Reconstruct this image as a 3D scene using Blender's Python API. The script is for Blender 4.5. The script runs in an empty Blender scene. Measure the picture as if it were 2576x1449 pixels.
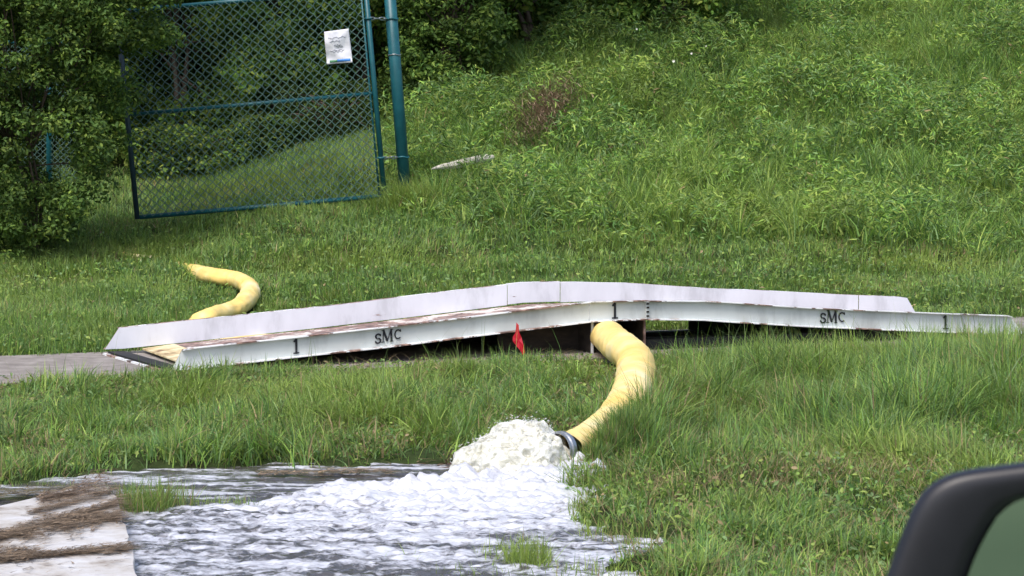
import bpy, math, random
import numpy as np
random.seed(7)
RNG = np.random.default_rng(11)
S = bpy.context.scene
COL = S.collection

# ------------------------------------------------------------------ camera, light
F = 7300.0; H = 2.4; TH = math.atan(579.5 / F)          # focal length in pixels of a 2576 px wide picture, eye height, pitch
cam = bpy.data.cameras.new('camera'); cam.sensor_width = 36; cam.lens = F / 2576 * 36
cam.clip_start = 0.2; cam.clip_end = 2000
cam.dof.use_dof = True; cam.dof.focus_distance = 23.0; cam.dof.aperture_fstop = 22
camo = bpy.data.objects.new('camera', cam); COL.objects.link(camo)
camo.location = (0, 0, H); camo.rotation_euler = (math.pi / 2 - TH, 0, 0)
S.camera = camo

SUN_EL, SUN_AZ = math.radians(58), math.radians(205)    # azimuth clockwise from +Y
w = bpy.data.worlds.new('World'); S.world = w; w.use_nodes = True
nt = w.node_tree; bg = nt.nodes['Background']
sky = nt.nodes.new('ShaderNodeTexSky'); sky.sky_type = 'NISHITA'; sky.sun_disc = False
sky.sun_elevation = SUN_EL; sky.sun_rotation = SUN_AZ; sky.air_density = 1.0; sky.dust_density = 4.0; sky.ozone_density = 1.0
nt.links.new(sky.outputs[0], bg.inputs[0]); bg.inputs[1].default_value = 0.15
sl = bpy.data.lights.new('sun', 'SUN'); sl.energy = 1.5; sl.angle = math.radians(24); sl.color = (1.0, 0.97, 0.92)
so = bpy.data.objects.new('sun', sl); COL.objects.link(so)
sd = (math.sin(SUN_AZ) * math.cos(SUN_EL), math.cos(SUN_AZ) * math.cos(SUN_EL), math.sin(SUN_EL))
from mathutils import Vector
so.rotation_euler = Vector(sd).to_track_quat('Z', 'Y').to_euler()
S.view_settings.view_transform = 'Standard'; S.view_settings.look = 'None'
S.view_settings.exposure = 0.68; S.view_settings.gamma = 1.0
S.cycles.max_bounces = 6; S.cycles.transparent_max_bounces = 4; S.cycles.use_denoising = True

# ------------------------------------------------------------------ helpers
def ray(U, V):
    a = (U - 1288) / F; b = -(V - 724.5) / F
    return np.array([a, math.cos(TH) + b * math.sin(TH), -math.sin(TH) + b * math.cos(TH)])
CAMP = np.array([0, 0, H])
def gz(U, V, z=0.0):                                     # the point of height z seen there
    r = ray(U, V); return CAMP + (z - H) / r[2] * r
def gy(U, V, Y):                                         # the point at distance Y seen there
    r = ray(U, V); return CAMP + Y / r[1] * r
def UV(x, y, z):
    dz = z - H
    d = y * math.cos(TH) - dz * math.sin(TH)
    up = y * math.sin(TH) + dz * math.cos(TH)
    return 1288 + F * x / d, 724.5 - F * up / d

def _h(i, j, k, seed):
    n = (i * 374761393 + j * 668265263 + k * 2147483647 + seed * 1274126177) & 0xFFFFFFFF
    n = ((n ^ (n >> 13)) * 1274126177) & 0xFFFFFFFF
    n = ((n ^ (n >> 16)) * 2246822519) & 0xFFFFFFFF
    return ((n ^ (n >> 15)) & 0xFFFFFF) / float(0xFFFFFF)
def noise(x, y, z=0.0, seed=0):                          # 0..1 value noise
    x = np.asarray(x, float); y = np.asarray(y, float) + 0 * x; z = np.asarray(z, float) + 0 * x
    i = np.floor(x).astype(np.int64); j = np.floor(y).astype(np.int64); k = np.floor(z).astype(np.int64)
    fx, fy, fz = x - i, y - j, z - k
    fx = fx * fx * (3 - 2 * fx); fy = fy * fy * (3 - 2 * fy); fz = fz * fz * (3 - 2 * fz)
    r = 0
    for a in (0, 1):
        for b in (0, 1):
            for c in (0, 1):
                wgt = (fx if a else 1 - fx) * (fy if b else 1 - fy) * (fz if c else 1 - fz)
                r = r + wgt * _h(i + a, j + b, k + c, seed)
    return r
def fbm(x, y, z=0.0, o=4, seed=0):
    r = 0; a = 0.5; s = 0
    for q in range(o):
        r = r + a * noise(np.asarray(x) * 2 ** q, np.asarray(y) * 2 ** q, np.asarray(z) * 2 ** q, seed + q * 17); s += a; a *= 0.5
    return r / s
def sstep(a, b, x):
    t = np.clip((x - a) / (b - a), 0, 1); return t * t * (3 - 2 * t)
def inpoly(px, py, poly):
    px = np.asarray(px, float); py = np.asarray(py, float); r = np.zeros(px.shape, bool)
    n = len(poly)
    for i in range(n):
        x0, y0 = poly[i]; x1, y1 = poly[(i + 1) % n]
        if y0 == y1: continue
        c = ((y0 > py) != (y1 > py)) & (px < (x1 - x0) * (py - y0) / (y1 - y0) + x0)
        r ^= c
    return r
def polydist(px, py, poly):                              # signed distance, negative inside
    px = np.asarray(px, float); py = np.asarray(py, float); d = np.full(px.shape, 1e9)
    n = len(poly)
    for i in range(n):
        x0, y0 = poly[i]; x1, y1 = poly[(i + 1) % n]
        dx, dy = x1 - x0, y1 - y0; t = np.clip(((px - x0) * dx + (py - y0) * dy) / (dx * dx + dy * dy + 1e-12), 0, 1)
        d = np.minimum(d, np.hypot(px - x0 - t * dx, py - y0 - t * dy))
    return np.where(inpoly(px, py, poly), -d, d)

def tag(o, label=None, cat=None, group=None, kind=None):
    if label: o['label'] = label
    if cat: o['category'] = cat
    if group: o['group'] = group
    if kind: o['kind'] = kind
    return o
def empty(name, loc=(0, 0, 0)):
    o = bpy.data.objects.new(name, None); COL.objects.link(o); o.location = loc; return o
class MB:                                                # collects polygons into one mesh
    def __init__(s): s.v = []; s.f = []; s.m = []
    def add(s, verts, faces, mi=0):
        b = len(s.v); s.v += [tuple(map(float, p)) for p in verts]
        s.f += [tuple(b + i for i in f) for f in faces]; s.m += [mi] * len(faces)
    def box(s, c, ax, ay, az, mi=0):                      # centre and three half-axis vectors
        c, ax, ay, az = map(np.array, (c, ax, ay, az)); P = []
        for k in (-1, 1):
            for j in (-1, 1):
                for i in (-1, 1): P.append(c + i * ax + j * ay + k * az)
        s.add(P, [(0, 2, 3, 1), (4, 5, 7, 6), (0, 1, 5, 4), (2, 6, 7, 3), (0, 4, 6, 2), (1, 3, 7, 5)], mi)
    def tube(s, pts, rad, n=10, mi=0, cap=True, squash=None):
        pts = [np.array(p, float) for p in pts]; m = len(pts)
        if not hasattr(rad, '__len__'): rad = [rad] * m
        up = None; rings = []
        for i in range(m):
            t = pts[min(i + 1, m - 1)] - pts[max(i - 1, 0)]; t /= np.linalg.norm(t) + 1e-12
            if up is None:
                up = np.array([0, 0, 1.0]) if abs(t[2]) < 0.9 else np.array([0, 1.0, 0])
            a = np.cross(t, up); a /= np.linalg.norm(a) + 1e-12; u = np.cross(a, t); up = u
            rings.append([pts[i] + rad[i] * (math.cos(q) * a + math.sin(q) * u) for q in np.linspace(0, 2 * math.pi, n, endpoint=False)])
        V = [p for r in rings for p in r]; Fc = []
        for i in range(m - 1):
            for q in range(n):
                Fc.append((i * n + q, i * n + (q + 1) % n, (i + 1) * n + (q + 1) % n, (i + 1) * n + q))
        if cap: Fc += [tuple(range(n))[::-1], tuple((m - 1) * n + q for q in range(n))]
        s.add(V, Fc, mi)
    def build(s, name, mats, parent=None, smooth=False):
        me = bpy.data.meshes.new(name); me.from_pydata(s.v, [], s.f); me.update()
        if not isinstance(mats, (list, tuple)): mats = [mats]
        for m in mats: me.materials.append(m)
        me.polygons.foreach_set('material_index', s.m)
        if smooth: me.polygons.foreach_set('use_smooth', [True] * len(s.f))
        o = bpy.data.objects.new(name, me); COL.objects.link(o)
        if parent:
            o.parent = parent
            base = parent; off = Vector((0, 0, 0))
            while base: off += base.location; base = base.parent
            me.transform(__import__('mathutils').Matrix.Translation(-off))
        return o
def npmesh(name, V, Fc, mat, col=None, parent=None, smooth=False, attrs=None):
    """V (n,3); Fc (m,k) one face size, or a list of such arrays"""
    if not isinstance(Fc, list): Fc = [Fc]
    me = bpy.data.meshes.new(name)
    V = np.asarray(V, np.float32)
    if parent is not None:
        base = parent; off = Vector((0, 0, 0))
        while base: off += base.location; base = base.parent
        V = V - np.array(off, np.float32)
    me.vertices.add(len(V)); me.vertices.foreach_set('co', V.ravel())
    li = np.concatenate([f.ravel() for f in Fc]).astype(np.int32)
    tot = np.concatenate([np.full(len(f), f.shape[1]) for f in Fc]).astype(np.int32)
    st = np.concatenate([[0], np.cumsum(tot)[:-1]]).astype(np.int32)
    me.loops.add(len(li)); me.loops.foreach_set('vertex_index', li)
    me.polygons.add(len(tot)); me.polygons.foreach_set('loop_start', st); me.polygons.foreach_set('loop_total', tot)
    if smooth: me.polygons.foreach_set('use_smooth', np.ones(len(tot), bool))
    me.update(calc_edges=True)
    if col is not None:
        a = me.color_attributes.new('tint', 'FLOAT_COLOR', 'POINT')
        c4 = np.ones((len(V), 4), np.float32); c4[:, :3] = col; a.data.foreach_set('color', c4.ravel())
    for k, v in (attrs or {}).items():
        a = me.attributes.new(k, 'FLOAT', 'POINT'); a.data.foreach_set('value', np.asarray(v, np.float32))
    me.materials.append(mat)
    o = bpy.data.objects.new(name, me); COL.objects.link(o)
    if parent is not None: o.parent = parent
    return o

# ------------------------------------------------------------------ materials
def mat(name, base=(0.5, 0.5, 0.5), rough=0.6, metal=0.0, spec=0.5):
    m = bpy.data.materials.new(name); m.use_nodes = True
    b = m.node_tree.nodes['Principled BSDF']
    b.inputs['Base Color'].default_value = (*base, 1); b.inputs['Roughness'].default_value = rough
    b.inputs['Metallic'].default_value = metal; b.inputs['Specular IOR Level'].default_value = spec
    return m
def N(m, t, **kw):
    n = m.node_tree.nodes.new(t)
    for k, v in kw.items():
        if k.startswith('i_'): n.inputs[k[2:].replace('_', ' ')].default_value = v
        else: setattr(n, k, v)
    return n
def L(m, a, b): m.node_tree.links.new(a, b)
def ramp(m, fac, stops):
    r = N(m, 'ShaderNodeValToRGB'); e = r.color_ramp.elements
    while len(e) < len(stops): e.new(0.5)
    for q, (p, c) in zip(e, stops): q.position = p; q.color = (*c, 1)
    L(m, fac, r.inputs[0]); return r
def mottled(name, stops, scale=4.0, rough=0.8, detail=8, bump=0.3, bdist=0.01, bscale=None, metal=0.0, stretch=None, spec=0.4):
    m = mat(name, rough=rough, metal=metal, spec=spec); b = m.node_tree.nodes['Principled BSDF']
    g = N(m, 'ShaderNodeNewGeometry'); src = g.outputs['Position']
    if stretch:
        mp = N(m, 'ShaderNodeMapping'); mp.inputs['Scale'].default_value = stretch; L(m, src, mp.inputs[0]); src = mp.outputs[0]
    n = N(m, 'ShaderNodeTexNoise', i_Scale=scale, i_Detail=detail, i_Roughness=0.62); L(m, src, n.inputs['Vector'])
    r = ramp(m, n.outputs[0], stops); L(m, r.outputs[0], b.inputs['Base Color'])
    n2 = N(m, 'ShaderNodeTexNoise', i_Scale=bscale or scale * 6, i_Detail=6.0); L(m, src, n2.inputs['Vector'])
    bp = N(m, 'ShaderNodeBump', i_Strength=bump, i_Distance=bdist); L(m, n2.outputs[0], bp.inputs['Height']); L(m, bp.outputs[0], b.inputs['Normal'])
    return m
def leafmat(name, rough=0.55, trans=0.35, spec=0.35):
    m = mat(name, rough=rough, spec=spec); b = m.node_tree.nodes['Principled BSDF']
    a = N(m, 'ShaderNodeAttribute', attribute_name='tint')
    L(m, a.outputs['Color'], b.inputs['Base Color'])
    t = N(m, 'ShaderNodeBsdfTranslucent'); mx = N(m, 'ShaderNodeMixShader'); mx.inputs[0].default_value = trans
    hs = N(m, 'ShaderNodeHueSaturation', i_Value=1.25, i_Saturation=1.05); L(m, a.outputs['Color'], hs.inputs['Color']); L(m, hs.outputs[0], t.inputs['Color'])
    out = m.node_tree.nodes['Material Output']
    L(m, b.outputs[0], mx.inputs[1]); L(m, t.outputs[0], mx.inputs[2]); L(m, mx.outputs[0], out.inputs['Surface'])
    return m
M = {}
M['grass'] = leafmat('grass blades'); M['leaf'] = leafmat('leaves', trans=0.3, rough=0.6, spec=0.25); M['straw'] = leafmat('dry straw', rough=0.8, trans=0.1)
M['soil'] = mottled('soil', [(0.3, (0.020, 0.020, 0.010)), (0.55, (0.035, 0.055, 0.018)), (0.75, (0.060, 0.080, 0.028))], 5, bump=0.6, bdist=0.03, spec=0.06, rough=1.0)
M['bark'] = mottled('bark', [(0.3, (0.05, 0.035, 0.025)), (0.7, (0.14, 0.11, 0.08))], 14, bump=0.8, bdist=0.01, stretch=(1, 1, 0.2))
M['walk'] = mottled('weathered concrete', [(0.3, (0.15, 0.132, 0.12)), (0.5, (0.23, 0.207, 0.19)), (0.7, (0.31, 0.285, 0.265))], 6, bump=0.5, bdist=0.006)
M['conc'] = mottled('pale wet concrete', [(0.32, (0.22, 0.18, 0.145)), (0.46, (0.44, 0.42, 0.40)), (0.7, (0.58, 0.59, 0.62))], 5, bump=0.5, bdist=0.01, rough=0.6)
M['teal'] = mottled('dark teal vinyl paint', [(0.3, (0.008, 0.078, 0.098)), (0.7, (0.016, 0.115, 0.140))], 9, rough=0.38, bump=0.1, bdist=0.002)
M['navy'] = mottled('dull navy paint', [(0.3, (0.018, 0.040, 0.055)), (0.7, (0.035, 0.065, 0.085))], 9, rough=0.5, bump=0.1)
M['wire'] = mat('vinyl coated wire', (0.075, 0.145, 0.125), 0.35)
M['galv'] = mat('galvanised steel', (0.35, 0.38, 0.40), 0.4, 0.8)
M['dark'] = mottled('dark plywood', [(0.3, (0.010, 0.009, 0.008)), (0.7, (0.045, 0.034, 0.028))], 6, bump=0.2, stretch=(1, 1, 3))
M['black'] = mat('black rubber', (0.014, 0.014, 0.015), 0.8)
M['ink'] = mottled('worn black ink', [(0.3, (0.008, 0.009, 0.012)), (0.62, (0.02, 0.022, 0.03)), (0.72, (0.2, 0.2, 0.21))], 60, bump=0.0)
M['paper'] = mottled('paper', [(0.3, (0.62, 0.64, 0.72)), (0.7, (0.74, 0.75, 0.80))], 5, bump=0.5, bdist=0.01, bscale=14)
M['blue'] = mat('printed blue', (0.05, 0.22, 0.62)); M['green'] = mat('printed green', (0.06, 0.22, 0.10)); M['grey'] = mat('printed grey', (0.30, 0.31, 0.36))
M['red'] = mat('red flag vinyl', (0.45, 0.008, 0.025), 0.4)
M['plastic'] = mottled('black mirror plastic', [(0.3, (0.006, 0.006, 0.010)), (0.7, (0.010, 0.010, 0.015))], 20, rough=0.42, bump=0.05, bdist=0.001, spec=0.5)
M['glass'] = mat('mirror glass', (0.50, 0.60, 0.55), 0.06, 1.0)
M['yellow'] = mottled('yellow non slip paint', [(0.34, (0.22, 0.14, 0.08)), (0.46, (0.50, 0.40, 0.22)), (0.62, (0.66, 0.58, 0.38))], 7, bump=0.4)

def painted(name, rust_at, white=(0.62, 0.64, 0.65), scale=2.2, streak=(1, 1, 6)):
    m = mat(name, rough=0.5); b = m.node_tree.nodes['Principled BSDF']
    g = N(m, 'ShaderNodeNewGeometry')
    mp0 = N(m, 'ShaderNodeMapping'); mp0.inputs['Scale'].default_value = (2.6, 2.6, 1.0); L(m, g.outputs['Position'], mp0.inputs[0])
    n0 = N(m, 'ShaderNodeTexNoise', i_Scale=1.5, i_Detail=9.0, i_Roughness=0.65); L(m, mp0.outputs[0], n0.inputs['Vector'])
    wh = ramp(m, n0.outputs[0], [(0.34, tuple(c * 0.74 for c in white)), (0.48, tuple(c * 0.93 for c in white)), (0.66, white)])
    mp = N(m, 'ShaderNodeMapping'); mp.inputs['Scale'].default_value = streak; L(m, g.outputs['Position'], mp.inputs[0])
    n = N(m, 'ShaderNodeTexNoise', i_Scale=scale, i_Detail=9.0, i_Roughness=0.7); L(m, mp.outputs[0], n.inputs['Vector'])
    fac = ramp(m, n.outputs[0], [(rust_at, (0, 0, 0)), (rust_at + 0.025, (1, 1, 1))])
    n3 = N(m, 'ShaderNodeTexNoise', i_Scale=14.0, i_Detail=6.0); L(m, g.outputs['Position'], n3.inputs['Vector'])
    ru = ramp(m, n3.outputs[0], [(0.35, (0.07, 0.042, 0.035)), (0.5, (0.17, 0.10, 0.08)), (0.62, (0.40, 0.26, 0.21)), (0.7, (0.15, 0.13, 0.13))])
    mx = N(m, 'ShaderNodeMix', data_type='RGBA'); L(m, fac.outputs[0], mx.inputs[0]); L(m, wh.outputs[0], mx.inputs[6]); L(m, ru.outputs[0], mx.inputs[7])
    L(m, mx.outputs[2], b.inputs['Base Color'])
    bp = N(m, 'ShaderNodeBump', i_Strength=0.35, i_Distance=0.004, invert=True); L(m, fac.outputs[0], bp.inputs['Height']); L(m, bp.outputs[0], b.inputs['Normal'])
    return m
M['web'] = painted('white painted beam', 0.70, white=(0.60, 0.64, 0.64))
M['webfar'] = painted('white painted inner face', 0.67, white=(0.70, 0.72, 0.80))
M['flange'] = painted('flaking white flange', 0.50, white=(0.78, 0.80, 0.82), scale=3.0, streak=(1, 1, 1))
M['deck'] = painted('rusty worn deck', 0.47, white=(0.66, 0.60, 0.55), scale=3.5, streak=(1, 1, 1))

# ------------------------------------------------------------------ terrain
tu = np.array([-900, 340, 955, 1500, 2200, 3600.]); ty = np.array([-200, 25.5, 27, 30, 33, 36, 40, 46, 55, 70, 120, 400.])
tz = np.array([
 [0, 0, 0, 0, 0, 0], [0, 0, 0, 0, 0, 0], [.03, .03, .06, .05, .05, .05], [.18, .18, .28, .28, .24, .2], [.36, .36, .70, .80, .65, .6],
 [.68, .74, 1.28, 1.5, 1.25, 1.2], [.92, .97, 1.6, 2.45, 2.3, 2.2], [1.3, 1.3, 1.9, 3.4, 3.7, 3.7], [1.8, 1.8, 2.6, 4.6, 5.6, 5.6],
 [3, 3, 4, 7, 9, 9], [8, 8, 9, 12, 14, 14], [40, 40, 40, 40, 40, 40.]])
def tbl(x, y):
    y = np.asarray(y, float); x = np.asarray(x, float)
    u = np.clip(1288 + F * x / np.maximum(y, 20), tu[0], tu[-1])
    cols = np.array([np.interp(y, ty, tz[:, c]) for c in range(len(tu))])
    k = np.clip(np.searchsorted(tu, u) - 1, 0, len(tu) - 2); t = (u - tu[k]) / (tu[k + 1] - tu[k]); t = t * t * (3 - 2 * t)
    idx = np.indices(k.shape)
    if k.ndim == 0: return cols[k] * (1 - t) + cols[k + 1] * t
    a = cols[(k, *idx)]; b = cols[(k + 1, *idx)]
    return a * (1 - t) + b * t
WZ = -0.035                                              # water level
pud_px = [(-500, 1195), (0, 1200), (270, 1172), (480, 1160), (700, 1152), (900, 1158), (1010, 1150), (1120, 1160), (1170, 1150), (1300, 1120), (1432, 1135),
          (1450, 1190), (1462, 1250), (1500, 1300), (1600, 1335), (1740, 1345), (1700, 1380), (1560, 1410), (1620, 1449), (1700, 1540), (1500, 1650), (-500, 1650)]
PUD = [tuple(gz(u, v, 0.0)[:2]) for u, v in pud_px]
P0 = gz(430, 935); P1 = gz(2590, 845); RL = np.linalg.norm(P1 - P0); RD = (P1 - P0) / RL; RN = np.array([-RD[1], RD[0], 0])
def st(x, y): return (x - P0[0]) * RD[0] + (y - P0[1]) * RD[1], (x - P0[0]) * RN[0] + (y - P0[1]) * RN[1]
def terrain(x, y):
    x = np.asarray(x, float); y = np.asarray(y, float)
    z = tbl(x, y)
    near = (y < 22.5) & (y > 9) & (np.abs(x) < 9)
    d = np.full(x.shape, 9.0)
    if near.any(): d[near] = polydist(x[near], y[near], PUD)
    d = d + (fbm(x * 3.1, y * 3.1, seed=5, o=3) - 0.5) * 0.35
    z = z - 0.13 * sstep(0.12, -0.28, d)
    s, t = st(x, y)
    walk = sstep(-0.55, -0.25, t) * sstep(2.1, 1.7, t)
    bump = (fbm(x * 1.3, y * 1.3, seed=2, o=3) - 0.5) * 0.10 + (fbm(x * 0.35, y * 0.35, seed=3, o=2) - 0.5) * 0.5 * sstep(29, 38, y)
    z = z + bump * (1 - walk) * sstep(-0.1, 0.5, d + 0.2) 
    z = z - 0.05 * sstep(-0.5, -0.3, t) * sstep(1.75, 1.62, t)
    return z
xs = np.unique(np.concatenate([-np.geomspace(7.5, 260, 26)[::-1], np.linspace(-7.4, 7.4, 187), np.geomspace(7.5, 260, 26)]))
ys = np.unique(np.concatenate([np.linspace(-150, 10, 20), np.linspace(10.08, 30, 250), np.linspace(30.2, 60, 130), np.geomspace(61, 400, 24)]))
GX, GY = np.meshgrid(xs, ys); GZ = terrain(GX, GY)
nx, ny = len(xs), len(ys)
q = (np.arange(ny - 1)[:, None] * nx + np.arange(nx - 1)[None, :]).ravel()
ground = npmesh('ground', np.stack([GX.ravel(), GY.ravel(), GZ.ravel()], 1), np.stack([q, q + 1, q + nx + 1, q + nx], 1), M['soil'], smooth=True)
gm = M['soil']; _b = gm.node_tree.nodes['Principled BSDF']; _l = _b.inputs['Base Color'].links[0].from_socket
_g = N(gm, 'ShaderNodeNewGeometry'); _s = N(gm, 'ShaderNodeSeparateXYZ'); L(gm, _g.outputs['Position'], _s.inputs[0])
_m = N(gm, 'ShaderNodeMapRange'); _m.inputs['From Min'].default_value = 10.5; _m.inputs['From Max'].default_value = 9.0; L(gm, _s.outputs['Y'], _m.inputs[0])
_n = N(gm, 'ShaderNodeTexNoise', i_Scale=0.8, i_Detail=9.0, i_Roughness=0.7); L(gm, _g.outputs['Position'], _n.inputs['Vector'])
_r = ramp(gm, _n.outputs[0], [(0.3, (0.04, 0.055, 0.035)), (0.5, (0.11, 0.145, 0.09)), (0.7, (0.16, 0.19, 0.12))])
_x = N(gm, 'ShaderNodeMix', data_type='RGBA'); L(gm, _m.outputs[0], _x.inputs[0]); L(gm, _l, _x.inputs[6]); L(gm, _r.outputs[0], _x.inputs[7]); L(gm, _x.outputs[2], _b.inputs['Base Color'])
tag(ground, 'dark soil of the grassy verge rising into a bank behind', kind='structure')
def T(x, y): return float(terrain(np.array([x]), np.array([y]))[0])

# sidewalk under the ramp: one slab
def sp(s, t, z): return P0 + RD * s + RN * t + np.array([0, 0, z])
b = MB()
for i in range(-30, 42):
    s0 = i * 1.5; g = 0.006
    b.box(sp(s0 + 0.75, 0.62, -0.045), RD * (0.75 - g), RN * 1.0, (0, 0, 0.05))
o = b.build('sidewalk', M['walk']); tag(o, 'narrow grey brown concrete path under the white ramp', kind='structure')

# ------------------------------------------------------------------ white hose ramp
zs = np.array([-1, 0, 1.705, 3.5, 4.0, 4.5, 5.47, 6.67, 7.65, 9]); zv = np.array([0.005, .005, .12, .264, .262, .242, .155, .07, .006, .006])
def zb(s): return float(np.interp(s, zs, zv))
rampo = empty('hose_ramp', tuple(P0)); tag(rampo, 'long humped white steel ramp with rusty edges spanning the path over the yellow hose', 'ramp')
HB = 0.165
def wob(s, k): return (noise(np.array([s * 2.1]), np.array([k * 7.3]), seed=9)[0] - 0.5) * 0.008
def beam(s0, s1, t, off, out, cut0, cut1, mats, k, h=HB):
    """channel beam: web on line t, flanges to the side `out`; cut0/cut1 lean of the ends over the height"""
    prof = [(0, 0), (out * .05, 0), (out * .05, .008), (out * .007, .010), (out * .007, h - .010), (out * .05, h - .007), (out * .05, h), (0, h)]
    n = max(2, int((s1 - s0) / 0.18)); ss = list(np.linspace(s0, s1, n + 1)); ss = sorted(set(ss + [q for q in zs if s0 < q < s1]))
    V = []; Fc = []; m = []
    for s in ss:
        wv = wob(s, k); e = wob(s + 50, k) * 1.2
        f = (s - s0) / (s1 - s0)
        for (dt, dz) in prof:
            sh = (cut0 * (1 - f) if f < 0.5 else 0) * 0
            shift = cut0 * dz / h if s == ss[0] else (cut1 * dz / h if s == ss[-1] else 0)
            V.append(sp(s + shift, t + dt + wv, zb(s) + off + dz + (e if dz > 0.1 else -e * 0.5)))
    P = len(prof); mi = [1, 1, 1, 0, 1, 1, 1, 0]
    b = MB()
    b.v = [tuple(v) for v in V]
    for i in range(len(ss) - 1):
        for q in range(P):
            f = (i * P + q, i * P + (q + 1) % P, (i + 1) * P + (q + 1) % P, (i + 1) * P + q)
            b.f.append(f if out < 0 else f[::-1]); b.m.append(mi[q])
    for base in (0, (len(ss) - 1) * P):
        b.f += [(base, base + 1, base + 2, base + 3), (base, base + 3, base + 4, base + 7), (base + 4, base + 5, base + 6, base + 7)]; b.m += [1, 1, 1]
    return b.build('side_beam', mats, rampo)
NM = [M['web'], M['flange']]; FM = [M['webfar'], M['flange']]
nb1 = beam(0.0, 3.49, 0, 0, -1, .09, 0, NM, 1); nb2 = beam(3.495, 4.0, 0, 0.002, -1, 0, 0, NM, 2); nb3 = beam(4.012, 7.60, 0, 0, -1, 0, -.15, NM, 3)
WR = 1.42
beam(-0.16, 3.35, WR, 0.04, 1, .12, 0, FM, 4, 0.175); beam(3.356, 3.84, WR, 0.045, 1, 0, 0, FM, 5, 0.175)
beam(3.846, 6.75, WR, 0.04, 1, 0, 0, FM, 6, 0.170); beam(6.756, 7.36, WR, 0.038, 1, 0, -.11, FM, 7, 0.170)
def deckpiece(name, s0, s1, t0, t1, o0, o1, m, th=0.02):
    b = MB(); ss = sorted(set([s0, s1] + [q for q in zs if s0 < q < s1] + list(np.arange(math.ceil(s0 * 4) / 4, s1, .25)))); ss = [q for i, q in enumerate(ss) if i == 0 or q - ss[i - 1] > 1e-3]
    V = []
    for s in ss:
        f = (s - s0) / (s1 - s0); z = zb(s) + o0 * (1 - f) + o1 * f
        sk = -0.11 * (1 - min(1, (s - s0) / 0.3)) if name == 'ramp_lip' else 0
        V += [sp(s, t0, z), sp(s + sk, t1, z), sp(s + sk, t1, z - th), sp(s, t0, z - th)]
    for i in range(len(ss) - 1):
        for q in range(4): b.f.append((i * 4 + q, (i + 1) * 4 + q, (i + 1) * 4 + (q + 1) % 4, i * 4 + (q + 1) % 4))
    b.f += [(0, 1, 2, 3), tuple((len(ss) - 1) * 4 + q for q in (3, 2, 1, 0))]; b.v = [tuple(v) for v in V]; b.m = [0] * len(b.f)
    return b.build(name, m, rampo)
deckpiece('deck', 0.42, 3.49, 0.004, WR - .004, 0.034, 0.030, M['deck']); deckpiece('deck', 3.5, 4.0, 0.004, WR - .004, 0.032, 0.032, M['deck'])
deckpiece('deck', 4.012, 7.3, 0.004, WR - .004, 0.030, 0.030, M['deck'])
deckpiece('tread_plate', 0.15, 0.417, 0.004, WR - .004, 0.028, 0.036, M['yellow'], 0.012)
b = MB()
b.box((sp(0.03, 0.0, 0) + sp(-0.07, WR, 0)) / 2 + np.array([0, 0, 0.022]), (sp(-0.07, WR, 0) - sp(0.03, 0.0, 0)) / 2, RD * 0.065, (0, 0, 0.006))
b.build('rubber_strip', M['black'], rampo)
b = MB()
b.box((sp(-0.075, 0.01, 0) + sp(-0.175, WR, 0)) / 2 + np.array([0, 0, 0.012]), (sp(-0.175, WR, 0) - sp(-0.075, 0.01, 0)) / 2, RD * 0.014, (0, 0, 0.007))
b.build('lip_edge', M['flange'], rampo)
# box under the middle section, open toward the viewer
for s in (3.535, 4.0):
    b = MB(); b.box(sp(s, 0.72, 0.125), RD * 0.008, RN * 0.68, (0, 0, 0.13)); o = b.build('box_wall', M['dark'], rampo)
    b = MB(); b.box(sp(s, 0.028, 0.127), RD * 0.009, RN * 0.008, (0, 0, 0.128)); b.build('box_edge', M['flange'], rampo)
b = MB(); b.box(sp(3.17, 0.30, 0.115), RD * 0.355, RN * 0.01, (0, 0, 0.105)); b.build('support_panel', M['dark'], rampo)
for (s0, s1, t, hh) in ((0.4, 3.5, 1.30, None), (5.0, 7.0, 1.28, None)):  # black boards added along the far side so the gap under the deck stays dark
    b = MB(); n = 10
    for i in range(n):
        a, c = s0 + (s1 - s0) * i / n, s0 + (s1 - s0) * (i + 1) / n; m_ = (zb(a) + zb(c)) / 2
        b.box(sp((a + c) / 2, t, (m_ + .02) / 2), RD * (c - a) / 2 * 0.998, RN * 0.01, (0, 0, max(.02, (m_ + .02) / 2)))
    b.build('blackout_board', M['black'], rampo)
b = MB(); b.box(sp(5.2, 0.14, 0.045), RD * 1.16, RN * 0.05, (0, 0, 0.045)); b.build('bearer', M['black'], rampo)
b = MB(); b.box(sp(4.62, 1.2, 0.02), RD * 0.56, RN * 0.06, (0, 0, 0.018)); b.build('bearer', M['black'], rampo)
# joint plate with bolts between the middle and the descending section
b = MB(); b.box(sp(4.006, -0.018, zb(4) + HB / 2), RD * 0.016, RN * 0.006, (0, 0, HB / 2 - .012)); jp = b.build('joint_plate', M['web'], rampo)
for z in (.035, .07, .105, .135):
    b = MB(); b.box(sp(4.006, -0.027, zb(4) + z), RD * 0.011, RN * 0.004, (0, 0, .007)); b.build('bolt', M['dark'], jp)

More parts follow.
